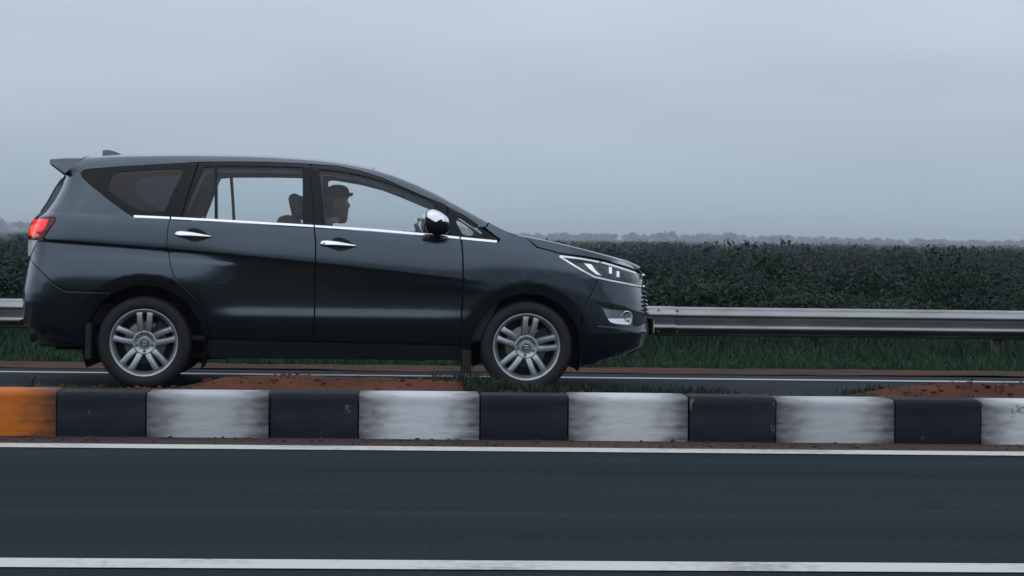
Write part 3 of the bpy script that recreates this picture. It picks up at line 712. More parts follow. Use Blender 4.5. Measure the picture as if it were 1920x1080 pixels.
def spline(pts, closed=True, n=6, corner=45):
    """round a traced outline, keeping corners sharper than `corner` degrees"""
    q = np.array(pts, float); m = len(q); out = []
    keep = []
    for i in range(m):
        a = q[i] - q[i - 1]; b = q[(i + 1) % m] - q[i]
        an = abs(math.degrees(math.atan2(a[0] * b[1] - a[1] * b[0], a @ b))); keep.append(an > corner)
    for i in range(m):
        p1, p2 = q[i], q[(i + 1) % m]
        p0 = q[i - 1] if not keep[i] else 2 * p1 - p2
        p3 = q[(i + 2) % m] if not keep[(i + 1) % m] else 2 * p2 - p1
        for t in np.arange(n) / n:
            out.append(.5 * ((2 * p1) + (p2 - p0) * t + (2 * p0 - 5 * p1 + 4 * p2 - p3) * t * t + (3 * p1 - p0 - 3 * p2 + p3) * t ** 3))
    return np.array(out)
def area(p): return .5 * np.sum(p[:, 0] * np.roll(p[:, 1], -1) - np.roll(p[:, 0], -1) * p[:, 1])
def inset(p, d):
    p = np.array(p); 
    if area(p) < 0: d = -d
    e1 = p - np.roll(p, 1, 0); e2 = np.roll(p, -1, 0) - p
    n1 = np.stack([-e1[:, 1], e1[:, 0]], 1); n2 = np.stack([-e2[:, 1], e2[:, 0]], 1)
    n1 /= np.linalg.norm(n1, axis=1)[:, None] + 1e-12; n2 /= np.linalg.norm(n2, axis=1)[:, None] + 1e-12
    n = n1 + n2; n /= np.linalg.norm(n, axis=1)[:, None] + 1e-12
    k = np.maximum(.45, (n * n1).sum(1))[:, None]
    return p + n * d / k
def inside(poly, pts):
    x, y = pts[:, 0], pts[:, 1]; c = np.zeros(len(pts), bool); n = len(poly)
    for i in range(n):
        x1, y1 = poly[i]; x2, y2 = poly[(i + 1) % n]
        if y1 == y2: continue
        c ^= ((y1 > y) != (y2 > y)) & (x < (x2 - x1) * (y - y1) / (y2 - y1) + x1)
    return c
def dist_to(poly, pts):
    d = np.full(len(pts), 9.0); n = len(poly)
    for i in range(n):
        a = poly[i]; b = poly[(i + 1) % n]; ab = b - a; L = ab @ ab + 1e-15
        t = np.clip(((pts - a) @ ab) / L, 0, 1); d = np.minimum(d, np.linalg.norm(pts - a - t[:, None] * ab, axis=1))
    return d
def panel(name, outer, mat, parent, holes=(), step=.022, off=0.0, flange=.022, gap=.003, lip=.004, drop=.0022, bow=None, shear=False, tilt=None):
    loops = [inset(resample(outer, step), gap)] + [inset(resample(h, step), -gap) for h in holes]
    inner = [inset(loops[0], lip)] + [inset(l, -lip) for l in loops[1:]] if lip else []
    lo = loops[0].min(0); hi = loops[0].max(0)
    g = np.stack(np.meshgrid(np.arange(lo[0], hi[0], step), np.arange(lo[1], hi[1], step)), -1).reshape(-1, 2)
    if shear:                                        # rows run along the pressed crease so that it stays crisp and straight
        rows = np.unique(np.concatenate([np.arange(-.9, .6, step), [-.058, -.05, -.042, -.030, -.022, -.014, -.009, -.004, 0, .004, .008, .013, .019, .027, .035]]).round(4))
        g = np.stack(np.meshgrid(np.arange(lo[0], hi[0], step), rows), -1).reshape(-1, 2); g[:, 1] += crease(g[:, 0])
    ok = inside(loops[0], g)
    for l in loops[1:]: ok &= ~inside(l, g)
    g = g[ok]
    if len(g):
        d = np.min([dist_to(l, g) for l in loops], 0); g = g[d > lip + step * .45]
    pts = []; edges = []
    for l in loops + inner:
        b = len(pts); n = len(l); pts += [tuple(p) for p in l]; edges += [(b + i, b + (i + 1) % n) for i in range(n)]
    pts += [tuple(p) for p in g]
    vo, _, fo, *_r = delaunay_2d_cdt([Vector(p) for p in pts], edges, [], 0, 1e-6)
    v2 = np.array([v[:] for v in vo]); fo = np.array([f for f in fo if len(f) == 3])
    cen = v2[fo].mean(1); ok = inside(loops[0], cen)
    for l in loops[1:]: ok &= ~inside(l, cen)
    fo = fo[ok]
    isb = np.min([dist_to(l, v2) for l in loops], 0) < 2e-5
    y = W(v2[:, 0], v2[:, 1]) + off - (drop * isb if lip else 0)
    if bow is not None: y = y + bow(v2[:, 0], v2[:, 1])
    gx, gz = samp(DX, v2[:, 0], v2[:, 1]), samp(DZ, v2[:, 0], v2[:, 1])
    if tilt: y = y + tilt[0] * (tilt[1] - v2[:, 1]); gz = gz - tilt[0]
    N = np.stack([-gx, -np.ones(len(v2)), -gz], 1); N /= np.linalg.norm(N, axis=1)[:, None]
    V = np.stack([v2[:, 0], -y, v2[:, 1]], 1)
    a = v2[fo]; ccw = ((a[:, 1, 0] - a[:, 0, 0]) * (a[:, 2, 1] - a[:, 0, 1]) - (a[:, 1, 1] - a[:, 0, 1]) * (a[:, 2, 0] - a[:, 0, 0])) > 0
    fo[~ccw] = fo[~ccw][:, ::-1]
    V = list(map(tuple, V)); N = list(map(tuple, N)); F = [tuple(f) for f in fo]
    if lip:
        for li, l in enumerate(loops):               # tilt the rim normals outwards for a soft edge
            if area(l) < 0: l = l[::-1]
            e = np.roll(l, -1, 0) - np.roll(l, 1, 0); no = np.stack([e[:, 1], -e[:, 0]], 1); no /= np.linalg.norm(no, axis=1)[:, None] + 1e-12
            if li: no = -no
            for q, nn in zip(l, no):
                k = np.argmin(((v2 - q) ** 2).sum(1)); n_ = np.array(N[k]) + .55 * np.array([nn[0], 0, nn[1]]); N[k] = tuple(n_ / np.linalg.norm(n_))
    if flange:
        for li, l in enumerate(loops):
            if (area(l) < 0) == (li == 0): l = l[::-1]      # outer ccw, holes cw
            yy = W(l[:, 0], l[:, 1]) + off - (drop if lip else 0)
            e = np.roll(l, -1, 0) - np.roll(l, 1, 0); no = np.stack([e[:, 1], -e[:, 0]], 1); no /= np.linalg.norm(no, axis=1)[:, None] + 1e-12
            b = len(V); n = len(l)
            V += [(p[0], -v, p[1]) for p, v in zip(l, yy)] + [(p[0], -v + flange, p[1]) for p, v in zip(l, yy)]
            N += [(q[0], 0, q[1]) for q in no] * 2
            F += [(b + i, b + n + i, b + n + (i + 1) % n, b + (i + 1) % n) for i in range(n)]
    return make(name, V, F, mat, parent, True, N)
def ribbon(pts, half):
    p = np.array(pts); t = np.gradient(p, axis=0); t /= np.linalg.norm(t, axis=1)[:, None]; n = np.stack([-t[:, 1], t[:, 0]], 1)
    return np.concatenate([p + n * half, (p - n * half)[::-1]])
def loft(name, edge, mat, parent, bulge, n=22, power=2.4, inner=None, smax=1.0, flip=False):
    """edge: (x, w, z) rows on the near side, carried across to the far side with a crown `bulge`(i)->(dx,dz)"""
    s = np.linspace(-1, 1, n) * smax; s = np.sign(s) * np.abs(s) ** .8; V = []
    for i, (x, w, z) in enumerate(edge):
        bx, bz = bulge(i)
        for q in s:
            k = 1 - abs(q) ** power; V.append((x + bx * k, w * q, z + bz * k))
    F = [(i * n + j, i * n + j + 1, i * n + n + j + 1, i * n + n + j) for i in range(len(edge) - 1) for j in range(n - 1)]
    if flip: F = [f[::-1] for f in F]
    return make(name, V, F, mat, parent)

car = empty('suv', (X0, YC, ZC))
tag(car, 'dark grey metallic people carrier with chrome window trim driving right along the far carriageway', 'car')
body = empty('body', parent=car)                 # parts hang straight under the car; this one gathers the fixed shell
C.objects.unlink(body); bpy.data.objects.remove(body)
NEAR = []                                        # near-side parts that get a mirrored twin
def near(o): NEAR.append(o); return o

# --- traced outlines (right-hand side)
frame_top = [(903, 426), (872, 405), (841, 386), (820, 378), (799, 369.6), (757, 351), (716, 333), (674, 319.6), (632, 311), (570, 306.7), (503, 303.7), (437, 303), (372, 303.7)]
roof_edge = [(157, 297), (190, 295), (250, 293), (350, 292), (450, 293.5), (500, 295.2), (550, 298.2), (600, 302), (650, 308.6), (700, 318.8), (740, 330.8), (780, 346.8), (820, 365.8), (860, 387.6), (900, 409.6), (915, 417.6)]
q_glass_out = [(372, 305), (311.7, 307), (228, 312), (163.8, 316.9), (155.4, 319.4), (151, 324.6), (154, 332), (166, 344), (207.5, 377.7), (241, 401.7), (250, 407), (319, 409.5), (338, 409.5), (352, 365)]
hr, hf = HUB_R, HUB_F
door_rear_edge = [(318, 412), (316, 418), (313.6, 438), (312.5, 463), (317, 484), (322, 509), (328, 524), (343, 539), (362, 556), (375, 572), (384.6, 588), (390, 610), (392.5, 633)]
A_R = arc(hr, .430, 4, 128); A_R_end = A_R[-1]
tail_edge = [(104, 407), (66, 407.5), (77, 397.5), (91, 376.7), (105, 351.7), (121, 328), (126, 325)]
quarter = list(PL(door_rear_edge)) + [tuple(P(381, 634))] + A_R + list(PL([(207, 547), (124, 544.6), (103, 534), (78, 509), (57, 483), (72, 451), (80, 449.5), (103, 416)])) \
    + list(PL(tail_edge)) + list(PL(roof_edge)) + list(PL([(910, 425.5)] + frame_top)) + list(PL(q_glass_out[1:12]))
near(panel('body_side', quarter, M['paint'], car, gap=.0008, drop=.0010, lip=.003, shear=True))
qg = list(PL([(216, 326.7), (228, 322.5), (291, 319), (332.5, 318), (341, 320.4), (340, 329), (320, 368), (311.7, 389), (299, 396.5), (266, 395.4), (253, 390), (228, 373.5), (205.4, 356), (204.4, 347.5), (209.6, 334)]))
qg = spline(qg, corner=80)
q_out = spline(PL(q_glass_out), corner=50, n=4)
o = near(panel('quarter_window', q_out, M['gloss_black'], car, holes=[qg], off=.001, flange=.03, gap=.002))
panel('window_glass', qg, M['dark_glass'], o, off=-.004, flange=0, gap=-.004, lip=0)
# rear bumper
A_R2 = arc(hr, .430, 129, 178, 14)
bump = list(PL([(57, 485), (78, 511), (103, 536), (124, 546.6), (206, 549)])) + A_R2 + list(PL([(153, 646), (95, 636), (70, 620), (48, 612), (46, 600), (44, 563), (46, 545), (50, 515), (55, 490)]))
rb = near(panel('rear_bumper', bump, M['paint'], car, gap=.0006, lip=.003, drop=.0008))
panel('reflector', PL([(38, 599), (50, 599), (50, 605), (38, 605)]), M['tail_dark'], rb, off=.003, flange=.01, gap=0, lip=0)
# tail lamp
tl = near(panel('tail_light', PL([(66, 407.5), (104, 408), (103, 415), (80, 448.5), (53, 447.5), (54, 432), (58, 418)]), M['tail_dark'], car, off=.004, step=.012, gap=.001, bow=lambda x, z: .004 + 0 * x))
panel('lit_element', spline(PL([(64, 411), (91, 411), (88, 420), (80, 433), (70, 434), (68, 437), (73, 440), (71, 443.5), (55, 443), (57, 428)]), corner=60, n=3), M['tail_red'], tl, off=.010, step=.012, gap=0, flange=.006, lip=.002)
panel('bulb', spline(PL([(58, 424), (64, 421), (65, 432), (63, 440), (58, 441), (56.5, 432)]), corner=100, n=3), M['tail_hot'], tl, off=.0115, step=.01, gap=0, flange=0, lip=0)
panel('reverse_lens', PL([(53, 450), (72, 450.5), (57, 480), (52, 480)]), M['tail_clear'], tl, off=.004, step=.012, gap=.001)
# doors
rd_top = [(319, 411.5), (400, 415.4), (490, 420.8), (588.5, 427)]
rear_door = list(PL(rd_top)) + list(PL([(590, 440), (591.5, 460), (591, 510), (590, 560), (588.8, 606), (588.2, 640.5), (500, 638), (400, 635.4), (393.5, 634)])) + list(PL(door_rear_edge[::-1]))[:-1]
dr = near(panel('rear_door', rear_door, M['paint'], car, step=.02, shear=True))
fd = list(PL([(589.5, 427), (700, 434), (823, 445.5), (863.5, 449)])) + list(PL([(866, 462), (868, 494), (867.5, 535), (866, 577), (864, 612), (861, 646.5), (720, 643.5), (589.2, 640.5), (589.8, 606), (591, 560), (592, 510), (592.5, 460), (591, 440)]))
df = near(panel('front_door', fd, M['paint'], car, step=.02, shear=True))
def frame(parent, outer, glasses, name='window_frame', glass='glass'):
    fr = panel(name, outer, M['gloss_black'], parent, holes=glasses, off=.001, flange=.035, gap=.002, step=.025)
    for g in glasses: panel('window_glass', g, M[glass], fr, off=-.006, flange=0, gap=-.004, lip=0, step=.03)
    return fr
g1 = spline(PL([(383, 314.5), (397, 313.5), (401, 317), (401.7, 360), (401.7, 410.5), (346, 408), (362, 362)]), corner=60, n=4)
g2 = spline(PL([(408.5, 313), (490, 313), (562, 314.5), (566.5, 318), (567, 360), (567, 419), (490, 415), (408.5, 411)]), corner=40, n=4)
frame(dr, list(PL([(373.5, 304.6), (437, 304), (503, 304.7), (570, 307.6), (581.5, 309), (585, 360), (589, 422.5), (490, 416.5), (400, 411), (339.5, 408), (354, 362)])), [g1, g2])
g3 = spline(PL([(599, 318.5), (632.5, 321.7), (674, 329), (716, 340.4), (757.5, 356), (799, 373.7), (812, 381), (814, 388), (815, 405), (812, 438.5), (740, 434), (680, 428.5), (611, 423.5), (605, 370)]), corner=40, n=4)
frame(df, list(PL([(583, 309.2), (632, 312), (674, 320.7), (716, 334.2), (757, 352.2), (799, 370.8), (820, 379.4), (838, 386), (840, 415), (841, 443), (780, 438.5), (680, 430.5), (590.5, 423.5), (586.5, 360)])), [g3])
g4 = spline(PL([(855.4, 411), (861, 408.3), (878, 415.4), (901, 432), (903, 437), (898, 441.3), (872, 440.4), (864, 432), (857, 418)]), corner=70, n=4)
qw = near(panel('quarter_window', PL([(840, 387.5), (872, 406.2), (903, 427), (928, 443.5), (936, 449), (933, 451.5), (900, 449), (863, 446), (842.5, 444), (841.5, 415)]), M['gloss_black'], car, holes=[g4], off=.001, flange=.035, gap=.002))
panel('window_glass', g4, M['glass'], qw, off=-.006, flange=0, gap=-.004, lip=0, step=.03)
# bright strip along the belt
def chrome(parent, pts, half=.0088):
    panel('window_trim', ribbon(resample(PL(pts), .04, False), half), M['chrome'], parent, off=.006, flange=.014, gap=0, lip=.003, drop=.004, step=.03)
chrome(o, [(251, 405.6), (285, 407), (318, 408.7)]); chrome(dr, [(321, 408.8), (400, 412.8), (490, 418), (588, 424)]); chrome(df, [(590.5, 424.2), (700, 431.3), (823, 442), (861.5, 446.3)]); chrome(qw, [(864, 446.5), (900, 450), (932, 453)])
# door handles
def handle(parent, x0, y0, flip=False):
    cup = spline(PL([(x0 + 12, y0 + 2), (x0 + 24, y0 - 8.5), (x0 + 36, y0 - 10.5), (x0 + 48, y0 - 7.5), (x0 + 62, y0 + 1), (x0 + 66, y0 + 6), (x0 + 58, y0 + 10), (x0 + 44, y0 + 14), (x0 + 32, y0 + 14), (x0 + 18, y0 + 9), (x0 + 3, y0 + 4)]), corner=100, n=4)
    h = panel('handle', cup, M['gloss_black'], parent, off=.0025, flange=.004, gap=0, lip=.002, step=.012)
    n = 16; V = []; F = []; m = 10
    for i in range(n + 1):
        t = i / n; px, py = x0 + t * 69, y0 - .5 + 5.2 * t - 2.2 * math.sin(math.pi * t) * (1 - t)
        x, z = P(px, py); w = float(W(x, z)); hh = .0215 * (min(1, (t + .02) / .10) ** .5) * (1 - .70 * t ** 1.6) * (1 if t < 1 else .3)
        bow = .020 + .020 * math.sin(math.pi * min(1, t * 1.02))
        for k in range(m):
            a = 2 * math.pi * k / m; V.append((x, -(w + bow + .010 * math.cos(a) - .45 * hh * math.sin(a)), z + hh * math.sin(a)))
    for i in range(n):
        for k in range(m): F.append((i * m + k, (i + 1) * m + k, (i + 1) * m + (k + 1) % m, i * m + (k + 1) % m))
    F.append(tuple(range(m))); F.append(tuple(range(n * m + m - 1, n * m - 1, -1)))
    make('handle_grip', V, F, M['chrome'], parent)
handle(dr, 328.5, 438.5); handle(df, 600.5, 456)
kx, kz = P(608, 456.5); bm = bmesh.new(); bmesh.ops.create_cone(bm, cap_ends=True, segments=14, radius1=.008, radius2=.007, depth=.004, matrix=Matrix.Translation((kx, -float(W(kx, kz)) - .041, kz)) @ Matrix.Rotation(R(90), 4, 'X'))
from_bm('keyhole', bm, M['alloy'], df, False)
# front wing, sill
A_F = arc(hf, .400, 12, 176)
bon_side = [(1006, 464.2), (1030, 470.5), (1048, 475.6), (1090, 481.2), (1131, 488.2), (1172, 500), (1190, 507)]
wing = list(PL([(865.5, 449), (900, 452), (934, 455.5), (938.5, 449), (929, 442), (911, 427.5), (917.5, 419), (940, 431), (957, 438.5), (986, 445)])) + list(PL(bon_side[:3])) + list(PL([(1049, 480.5), (1069, 493.5), (1090, 507), (1115, 521), (1122, 524), (1112, 545), (1092, 583)])) \
    + A_F + list(PL([(884, 645), (881, 655), (862.5, 650), (865.5, 612), (867.5, 577), (869, 535), (869.5, 494), (867.5, 462)]))
wg = near(panel('front_wing', wing, M['paint'], car, gap=.0010, drop=.0010))
near(panel('sill', list(PL([(393, 636), (500, 640), (589, 642.5), (720, 645.5), (861, 648.5), (876, 656), (872, 676), (700, 675), (455, 673), (395, 672), (384, 652)])), M['plastic'], car, off=-.004))
# bonnet flank and front bumper
near(panel('bonnet_side', list(PL([(987, 445.4), (1007, 463), (1048, 474.4), (1090, 480), (1131, 487), (1172, 499), (1194, 506.5), (1197, 504.5), (1190, 500), (1170, 491), (1140, 481), (1100, 470), (1060, 460), (1020, 451)])), M['paint'], car, step=.015, gap=.0015))
head_out = spline(PL([(1049, 479), (1090, 482.8), (1131.7, 490.5), (1173, 503), (1202, 514), (1203.5, 538.5), (1173, 532.5), (1142, 526.5), (1115, 520.5), (1090, 506.5), (1069, 493)]), corner=38, n=5)
fog_out = spline(PL([(1128.5, 574), (1145, 576), (1165, 580.5), (1175, 582), (1183, 588), (1185, 597), (1181, 607), (1167, 607.5), (1154, 606), (1144, 602.5), (1136, 590)]), corner=70, n=4)
fb = list(PL([(1123, 524.5), (1142, 528), (1173, 534), (1203, 540.5), (1205, 550), (1207, 575), (1211, 600), (1213, 624), (1210, 640), (1203, 652), (1182, 664.5), (1152, 671), (1132, 680), (1073, 684)])) + arc(hf, .400, -10, 11, 6) + list(PL([(1093, 584), (1113, 546)]))
fbp = near(panel('front_bumper', fb, M['paint'], car, holes=[fog_out], gap=.0004, lip=.003, drop=.0004, step=.016))
nb = panel('bumper_recess', spline(PL([(1113, 563.5), (1140, 567.5), (1170, 574), (1186, 580.5), (1207, 586), (1211, 605), (1196, 612), (1187, 610), (1186, 597), (1183, 586.5), (1165, 580), (1128, 573)]), corner=60, n=3), M['plastic'], fbp, off=.003, step=.014, gap=0, flange=.006)
panel('bumper_lip', PL([(1121, 611), (1180, 616), (1213, 620), (1213, 626), (1180, 623.5), (1121, 618)]), M['paint'], fbp, off=.012, step=.014, gap=0, flange=.016, lip=.005, drop=.009)
# fog lamp
fl = panel('fog_lamp', fog_out, M['reflector'], fbp, off=-.010, step=.014, gap=-.002, flange=0, lip=0, tilt=(.38, P(1150, 592)[1]))
panel('lamp_lens', fog_out, M['lens'], fbp, off=-.002, step=.014, gap=.001, flange=0, lip=0)
fx, fz = P(1174, 595.5); fw = float(W(fx, fz))
bm = bmesh.new(); add_lathe(bm, [(.006, .012), (.030, .006), (.040, -.012), (.046, -.016), (.050, -.012), (.050, .02)], 28)
for v in bm.verts: v.co = Matrix.Rotation(R(24), 3, 'Z') @ v.co + Vector((fx, -fw + .012, fz))
from_bm('fog_bulb_ring', bm, M['chrome'], fbp)
bm = bmesh.new(); add_ball(bm, (fx + .004, -fw + .006, fz), (.037, .020, .037), 2); from_bm('fog_bulb', bm, M['lens'], fbp)
# headlamp
hl = near(panel('headlight', head_out, M['lamp_house'], car, off=-.030, step=.016, gap=-.003, flange=-.030, lip=0))
panel('lamp_lens', head_out, M['lens'], hl, off=0, step=.016, gap=.001, flange=0, lip=0)
def bright(parent, pts, half, name='chrome_edge', mat='chrome', off=.002):
    panel(name, ribbon(resample(PL(pts), .03, False), half), M[mat], parent, off=off, flange=.008, gap=0, lip=.0015, drop=.002, step=.02)
bright(hl, [(1049, 480), (1090, 485.2), (1131.7, 492.6), (1173, 505.2), (1202, 516)], .0068)
bright(hl, [(1049, 480.5), (1069, 493.0), (1090, 506), (1115, 519.6), (1142, 525.6), (1173, 531.4), (1203, 537.5)], .0062)
bright(hl, [(1203, 517), (1203.8, 537)], .004)
panel('reflector', PL([(1095, 493.5), (1109, 495.5), (1117, 507), (1128, 517), (1118, 514), (1106, 505)]), M['lamp_white'], hl, off=-.004, step=.014, gap=0, flange=.012, lip=0)  # reflector is no lamp: its reflected brightness is put in as emission
for q in ((1142, 500, 1147.5, 513.5), (1156.5, 508, 1161.5, 520)):
    panel('projector', PL([(q[0], q[1]), (q[2], q[1] + 1), (q[2], q[3]), (q[0], q[3] - 1)]), M['lamp_white'], hl, off=-.003, step=.012, gap=0, flange=.012, lip=0)
# mirror
def mirror_part():
    prof = PL([(797, 412), (799, 399), (809.6, 393.5), (822, 396.5), (834.6, 404.5), (841, 412), (843, 426), (839, 437), (820, 441), (801, 434), (796, 421)])
    prof = resample(spline(prof, corner=100, n=4), .012); c = prof.mean(0); w0 = float(W(*P(820, 438)))
    def shell(lo, hi, grow, name, mat, parent):
        V = []; F = []; n = len(prof); secs = [(0.035, .55), (.06, .82), (.10, 1.0), (.17, 1.0), (.215, .93), (.24, .78), (.25, .5)]
        for (d, k) in secs:
            for p in prof: q = c + (p - c) * k * grow; V.append((q[0] - .05 * (d - .1), -(w0 + d), q[1]))
        m = len(secs)
        for i in range(m - 1):
            for j in range(n):
                j2 = (j + 1) % n; zz = (V[i * n + j][2] + V[i * n + j2][2]) / 2 - c[1]; xx = (V[i * n + j][0] + V[i * n + j2][0]) / 2 - c[0]
                if lo <= zz + .22 * xx < hi: F.append((i * n + j, i * n + j2, (i + 1) * n + j2, (i + 1) * n + j)[::-1])
        b = len(V); V.append((c[0] - .01, -(w0 + .252), c[1]))
        for j in range(n):
            j2 = (j + 1) % n; zz = (V[(m - 1) * n + j][2] + V[(m - 1) * n + j2][2]) / 2 - c[1]
            if lo <= zz < hi: F.append(((m - 1) * n + j2, (m - 1) * n + j, b))
        return make(name, V, F, mat, parent)
    mp_ = shell(-9, 9, 1.0, 'side_mirror', M['gloss_black'], car)
    shell(.020, 9, 1.025, 'mirror_cap', M['chrome'], mp_)
    bm = bmesh.new(); a = P(818, 444); b = P(822, 436)
    add_tube(bm, [(a[0] + .02, -(w0 - .03), a[1] - .002), (a[0], -(w0 + .05), a[1] - .004), (b[0] - .01, -(w0 + .12), b[1] + .012)], [.03, .026, .03], 10)
    add_box(bm, (a[0] - .02, -(w0 + .012), a[1] - .022), (.16, .03, .026), .01)
    from_bm('mirror_foot', bm, M['plastic'], mp_)
    return mp_
near(mirror_part())
# inside face of pillars and roof rail
def inner_skin():
    up = list(PL(roof_edge)) + list(PL([(912, 424)] + frame_top + [(311, 307), (228, 312), (165, 317), (156, 324), (166, 343), (206, 376), (241, 400), (150, 402), (80, 400), (94, 378), (110, 352)]))
    return panel('pillar_trim', up, M['trim'], car, off=-.034, flange=0, gap=.001, lip=0, step=.04)
near(inner_skin())
for pts, hs in ((PL([(373.5, 304.6), (437, 304), (503, 304.7), (570, 307.6), (590, 310), (600, 318), (612, 424), (589, 422.5), (490, 416.5), (400, 411), (339.5, 408), (354, 362)]), [g1, g2]),):
    near(panel('door_trim', pts, M['trim'], car, holes=hs, off=-.036, flange=0, gap=.001, lip=0, step=.04))
near(panel('door_trim', PL([(325, 413), (589, 426), (932, 455), (960, 520), (900, 640), (400, 630), (330, 520)]), M['dark_trim'], car, off=-.06, flange=0, gap=.0, lip=0, step=.06))

rail_in = [(330, 306), (372, 304), (503, 303.5), (570, 306.5), (632, 311), (716, 333), (799, 370), (872, 405), (868, 412), (815, 389), (799, 383), (757, 365.5), (716, 350), (674, 339), (632, 331.8), (612, 329), (604, 332), (606, 424), (588, 423), (578, 330), (566, 325), (490, 323.5), (420, 323.5), (402, 324), (384, 326), (350, 400), (322, 405), (352, 340)]
near(panel('roof_rail_trim', PL(rail_in), M['trim'], car, off=-.075, flange=0, gap=0, lip=0, step=.04))
# --- surfaces that cross the car
def edge_of(pts, k=0.0): 
    q = resample(PL(pts), .05, False); return np.stack([q[:, 0], W(q[:, 0], q[:, 1]) - .002, q[:, 1]], 1)
re = edge_of(roof_edge[:10]); loft('roof', re, M['paint'], car, lambda i: (0, .034), n=30, power=2.2)
loft('headliner', np.stack([re[:, 0], re[:, 1] - .03, re[:, 2] - .02], 1), M['trim'], car, lambda i: (0, .022), n=12)
ws = edge_of(roof_edge[9:]); loft('windscreen', ws, M['glass'], car, lambda i: (.012, .020), n=24)
cowl = edge_of([(915, 417.6), (940, 431), (957, 438.2), (972, 442)]); loft('scuttle', cowl, M['plastic'], car, lambda i: (.02, .010), n=18)
bn = edge_of([(972, 442), (990, 445.6), (1020, 451), (1060, 460), (1100, 470), (1140, 481), (1170, 491), (1190, 500), (1196, 504)])
nb_ = len(bn); loft('bonnet', bn, M['paint'], car, lambda i: (.03 * (i / (nb_ - 1)) ** 3, .014), n=26)
# front face
def face_edge(zs, fx, k=.0): return np.array([(fx(z), float(W(fx(z), z)) - .003, z) for z in zs])
fe = edge_of([(1196, 503.5), (1203, 515), (1203.5, 538), (1205, 550), (1207, 575), (1211, 600), (1213, 624), (1210, 640), (1203, 652), (1182, 664.5)])
fe = fe[np.argsort(-fe[:, 2])]
bul = [float(nose_x(z)) - x + .004 for x, w, z in fe]
grl = loft('grille', fe, M['plastic'], car, lambda i: (max(.02, bul[i]), 0), n=24, power=2.6)
def bar(name, py, hh, mat, parent, px, proud=.012):
    x, z = P(px, py); w = float(W(x, z)); n = 21; bmx = bmesh.new(); b = max(.02, float(nose_x(z)) - x + .004); pts = []
    for q in np.linspace(-1, 1, n): pts.append((x + b * (1 - abs(q) ** 2.6) + proud * .6, w * q, z))
    add_tube(bmx, pts, hh, 6); return from_bm(name, bmx, M[mat], parent)
bar('chrome_bar', 516.5, .011, 'chrome', grl, 1203, .012); bar('chrome_bar', 538, .010, 'chrome', grl, 1204, .014)
for k, py in enumerate((549, 557, 565, 573, 581, 589)): bar('slat', py, .0085, 'gloss_black', grl, 1204.5 + .35 * k, .030)
bm = bmesh.new(); add_box(bm, (tr(1222, 612, .2)[0] + .010, 0, tr(1222, 612, .2)[1]), (.012, .44, .10), .004); from_bm('number_plate', bm, M['plate'], car, False)
bm = bmesh.new(); add_box(bm, (tr(1222, 612, .2)[0] + .000, 0, tr(1222, 612, .2)[1]), (.02, .47, .125), .006); from_bm('plate_holder', bm, M['plastic'], car, False)
# tail
te = edge_of([(126, 325.5), (121, 328), (105, 351.7), (91, 376.7), (77, 397.5), (66, 407.5), (56, 430), (53, 448), (53, 480)]); te[:, 1] += .004
te = te[np.argsort(-te[:, 2])]
loft('tailgate', te, M['paint'], car, lambda i: (-.012, 0), n=22, flip=True)
rwn = np.array([(x - .016, w * .62, z) for x, w, z in te if 1.25 < z < 1.58])
loft('rear_window', rwn, M['gloss_black'], car, lambda i: (-.004, 0), n=18, flip=True)
be = edge_of([(55, 490), (50, 515), (46, 545), (44, 563), (46, 600), (48, 612), (70, 620), (95, 636)])
loft('rear_apron', be, M['paint'], car, lambda i: (min(-.02, float(tail_x(be[i][2])) - be[i][0] - .02), 0), n=20, flip=True)
# roof spoiler with a thick trailing lip
def spoiler():
    tip = tr(93, 301.5, .60); a = P(154, 297); b = P(125, 325.5); V = []; F = []; n = 20
    wa, wb_ = float(W(*a)) - .001, float(W(*b)) - .001
    for q in np.linspace(-1, 1, n):
        k = 1 - abs(q) ** 2.4
        V += [(a[0], wa * q, a[1] + .034 * k), (tip[0] + .10, (wa + .002) * q, tip[1] + .020 + .030 * k), (tip[0] - .03 * k, (wa + .004) * q, tip[1] + .010 + .022 * k), (tip[0] - .03 * k, (wa + .016) * q, tip[1] - .012 + .022 * k),
              (b[0], (wa + .045) * q, b[1] + .01 * k), (b[0] + .012, (wa + .045) * q, b[1] + .006)]
    m = 6
    for i in range(n - 1):
        for j in range(m): F.append((i * m + j, (i + 1) * m + j, (i + 1) * m + (j + 1) % m, i * m + (j + 1) % m))
    F.append((5, 4, 3, 2, 1, 0)); e0 = (n - 1) * m; F.append(tuple(e0 + j for j in range(m)))
    o = make('spoiler', V, F, M['paint'], car, True); bq = bmesh.new(); bq.from_mesh(o.data); bmesh.ops.triangulate(bq, faces=[f_ for f_ in bq.faces if len(f_.verts) > 4])
    bmesh.ops.recalc_face_normals(bq, faces=bq.faces[:]); bq.to_mesh(o.data); bq.free(); o.data.set_sharp_from_angle(angle=R(28)); return o
sp = spoiler()
bm = bmesh.new(); t0 = tr(96, 305, .6); t1 = P(125, 326)
add_box(bm, ((t0[0] + t1[0]) / 2 - .01, 0, (t0[1] + t1[1]) / 2 - .004), (math.hypot(t0[0] - t1[0], t0[1] - t1[1]), 2 * float(W(*P(154, 297))) - .03, .014), .004, rot=math.atan2(t0[1] - t1[1], t1[0] - t0[0]))
from_bm('spoiler_underside', bm, M['plastic'], sp, False)
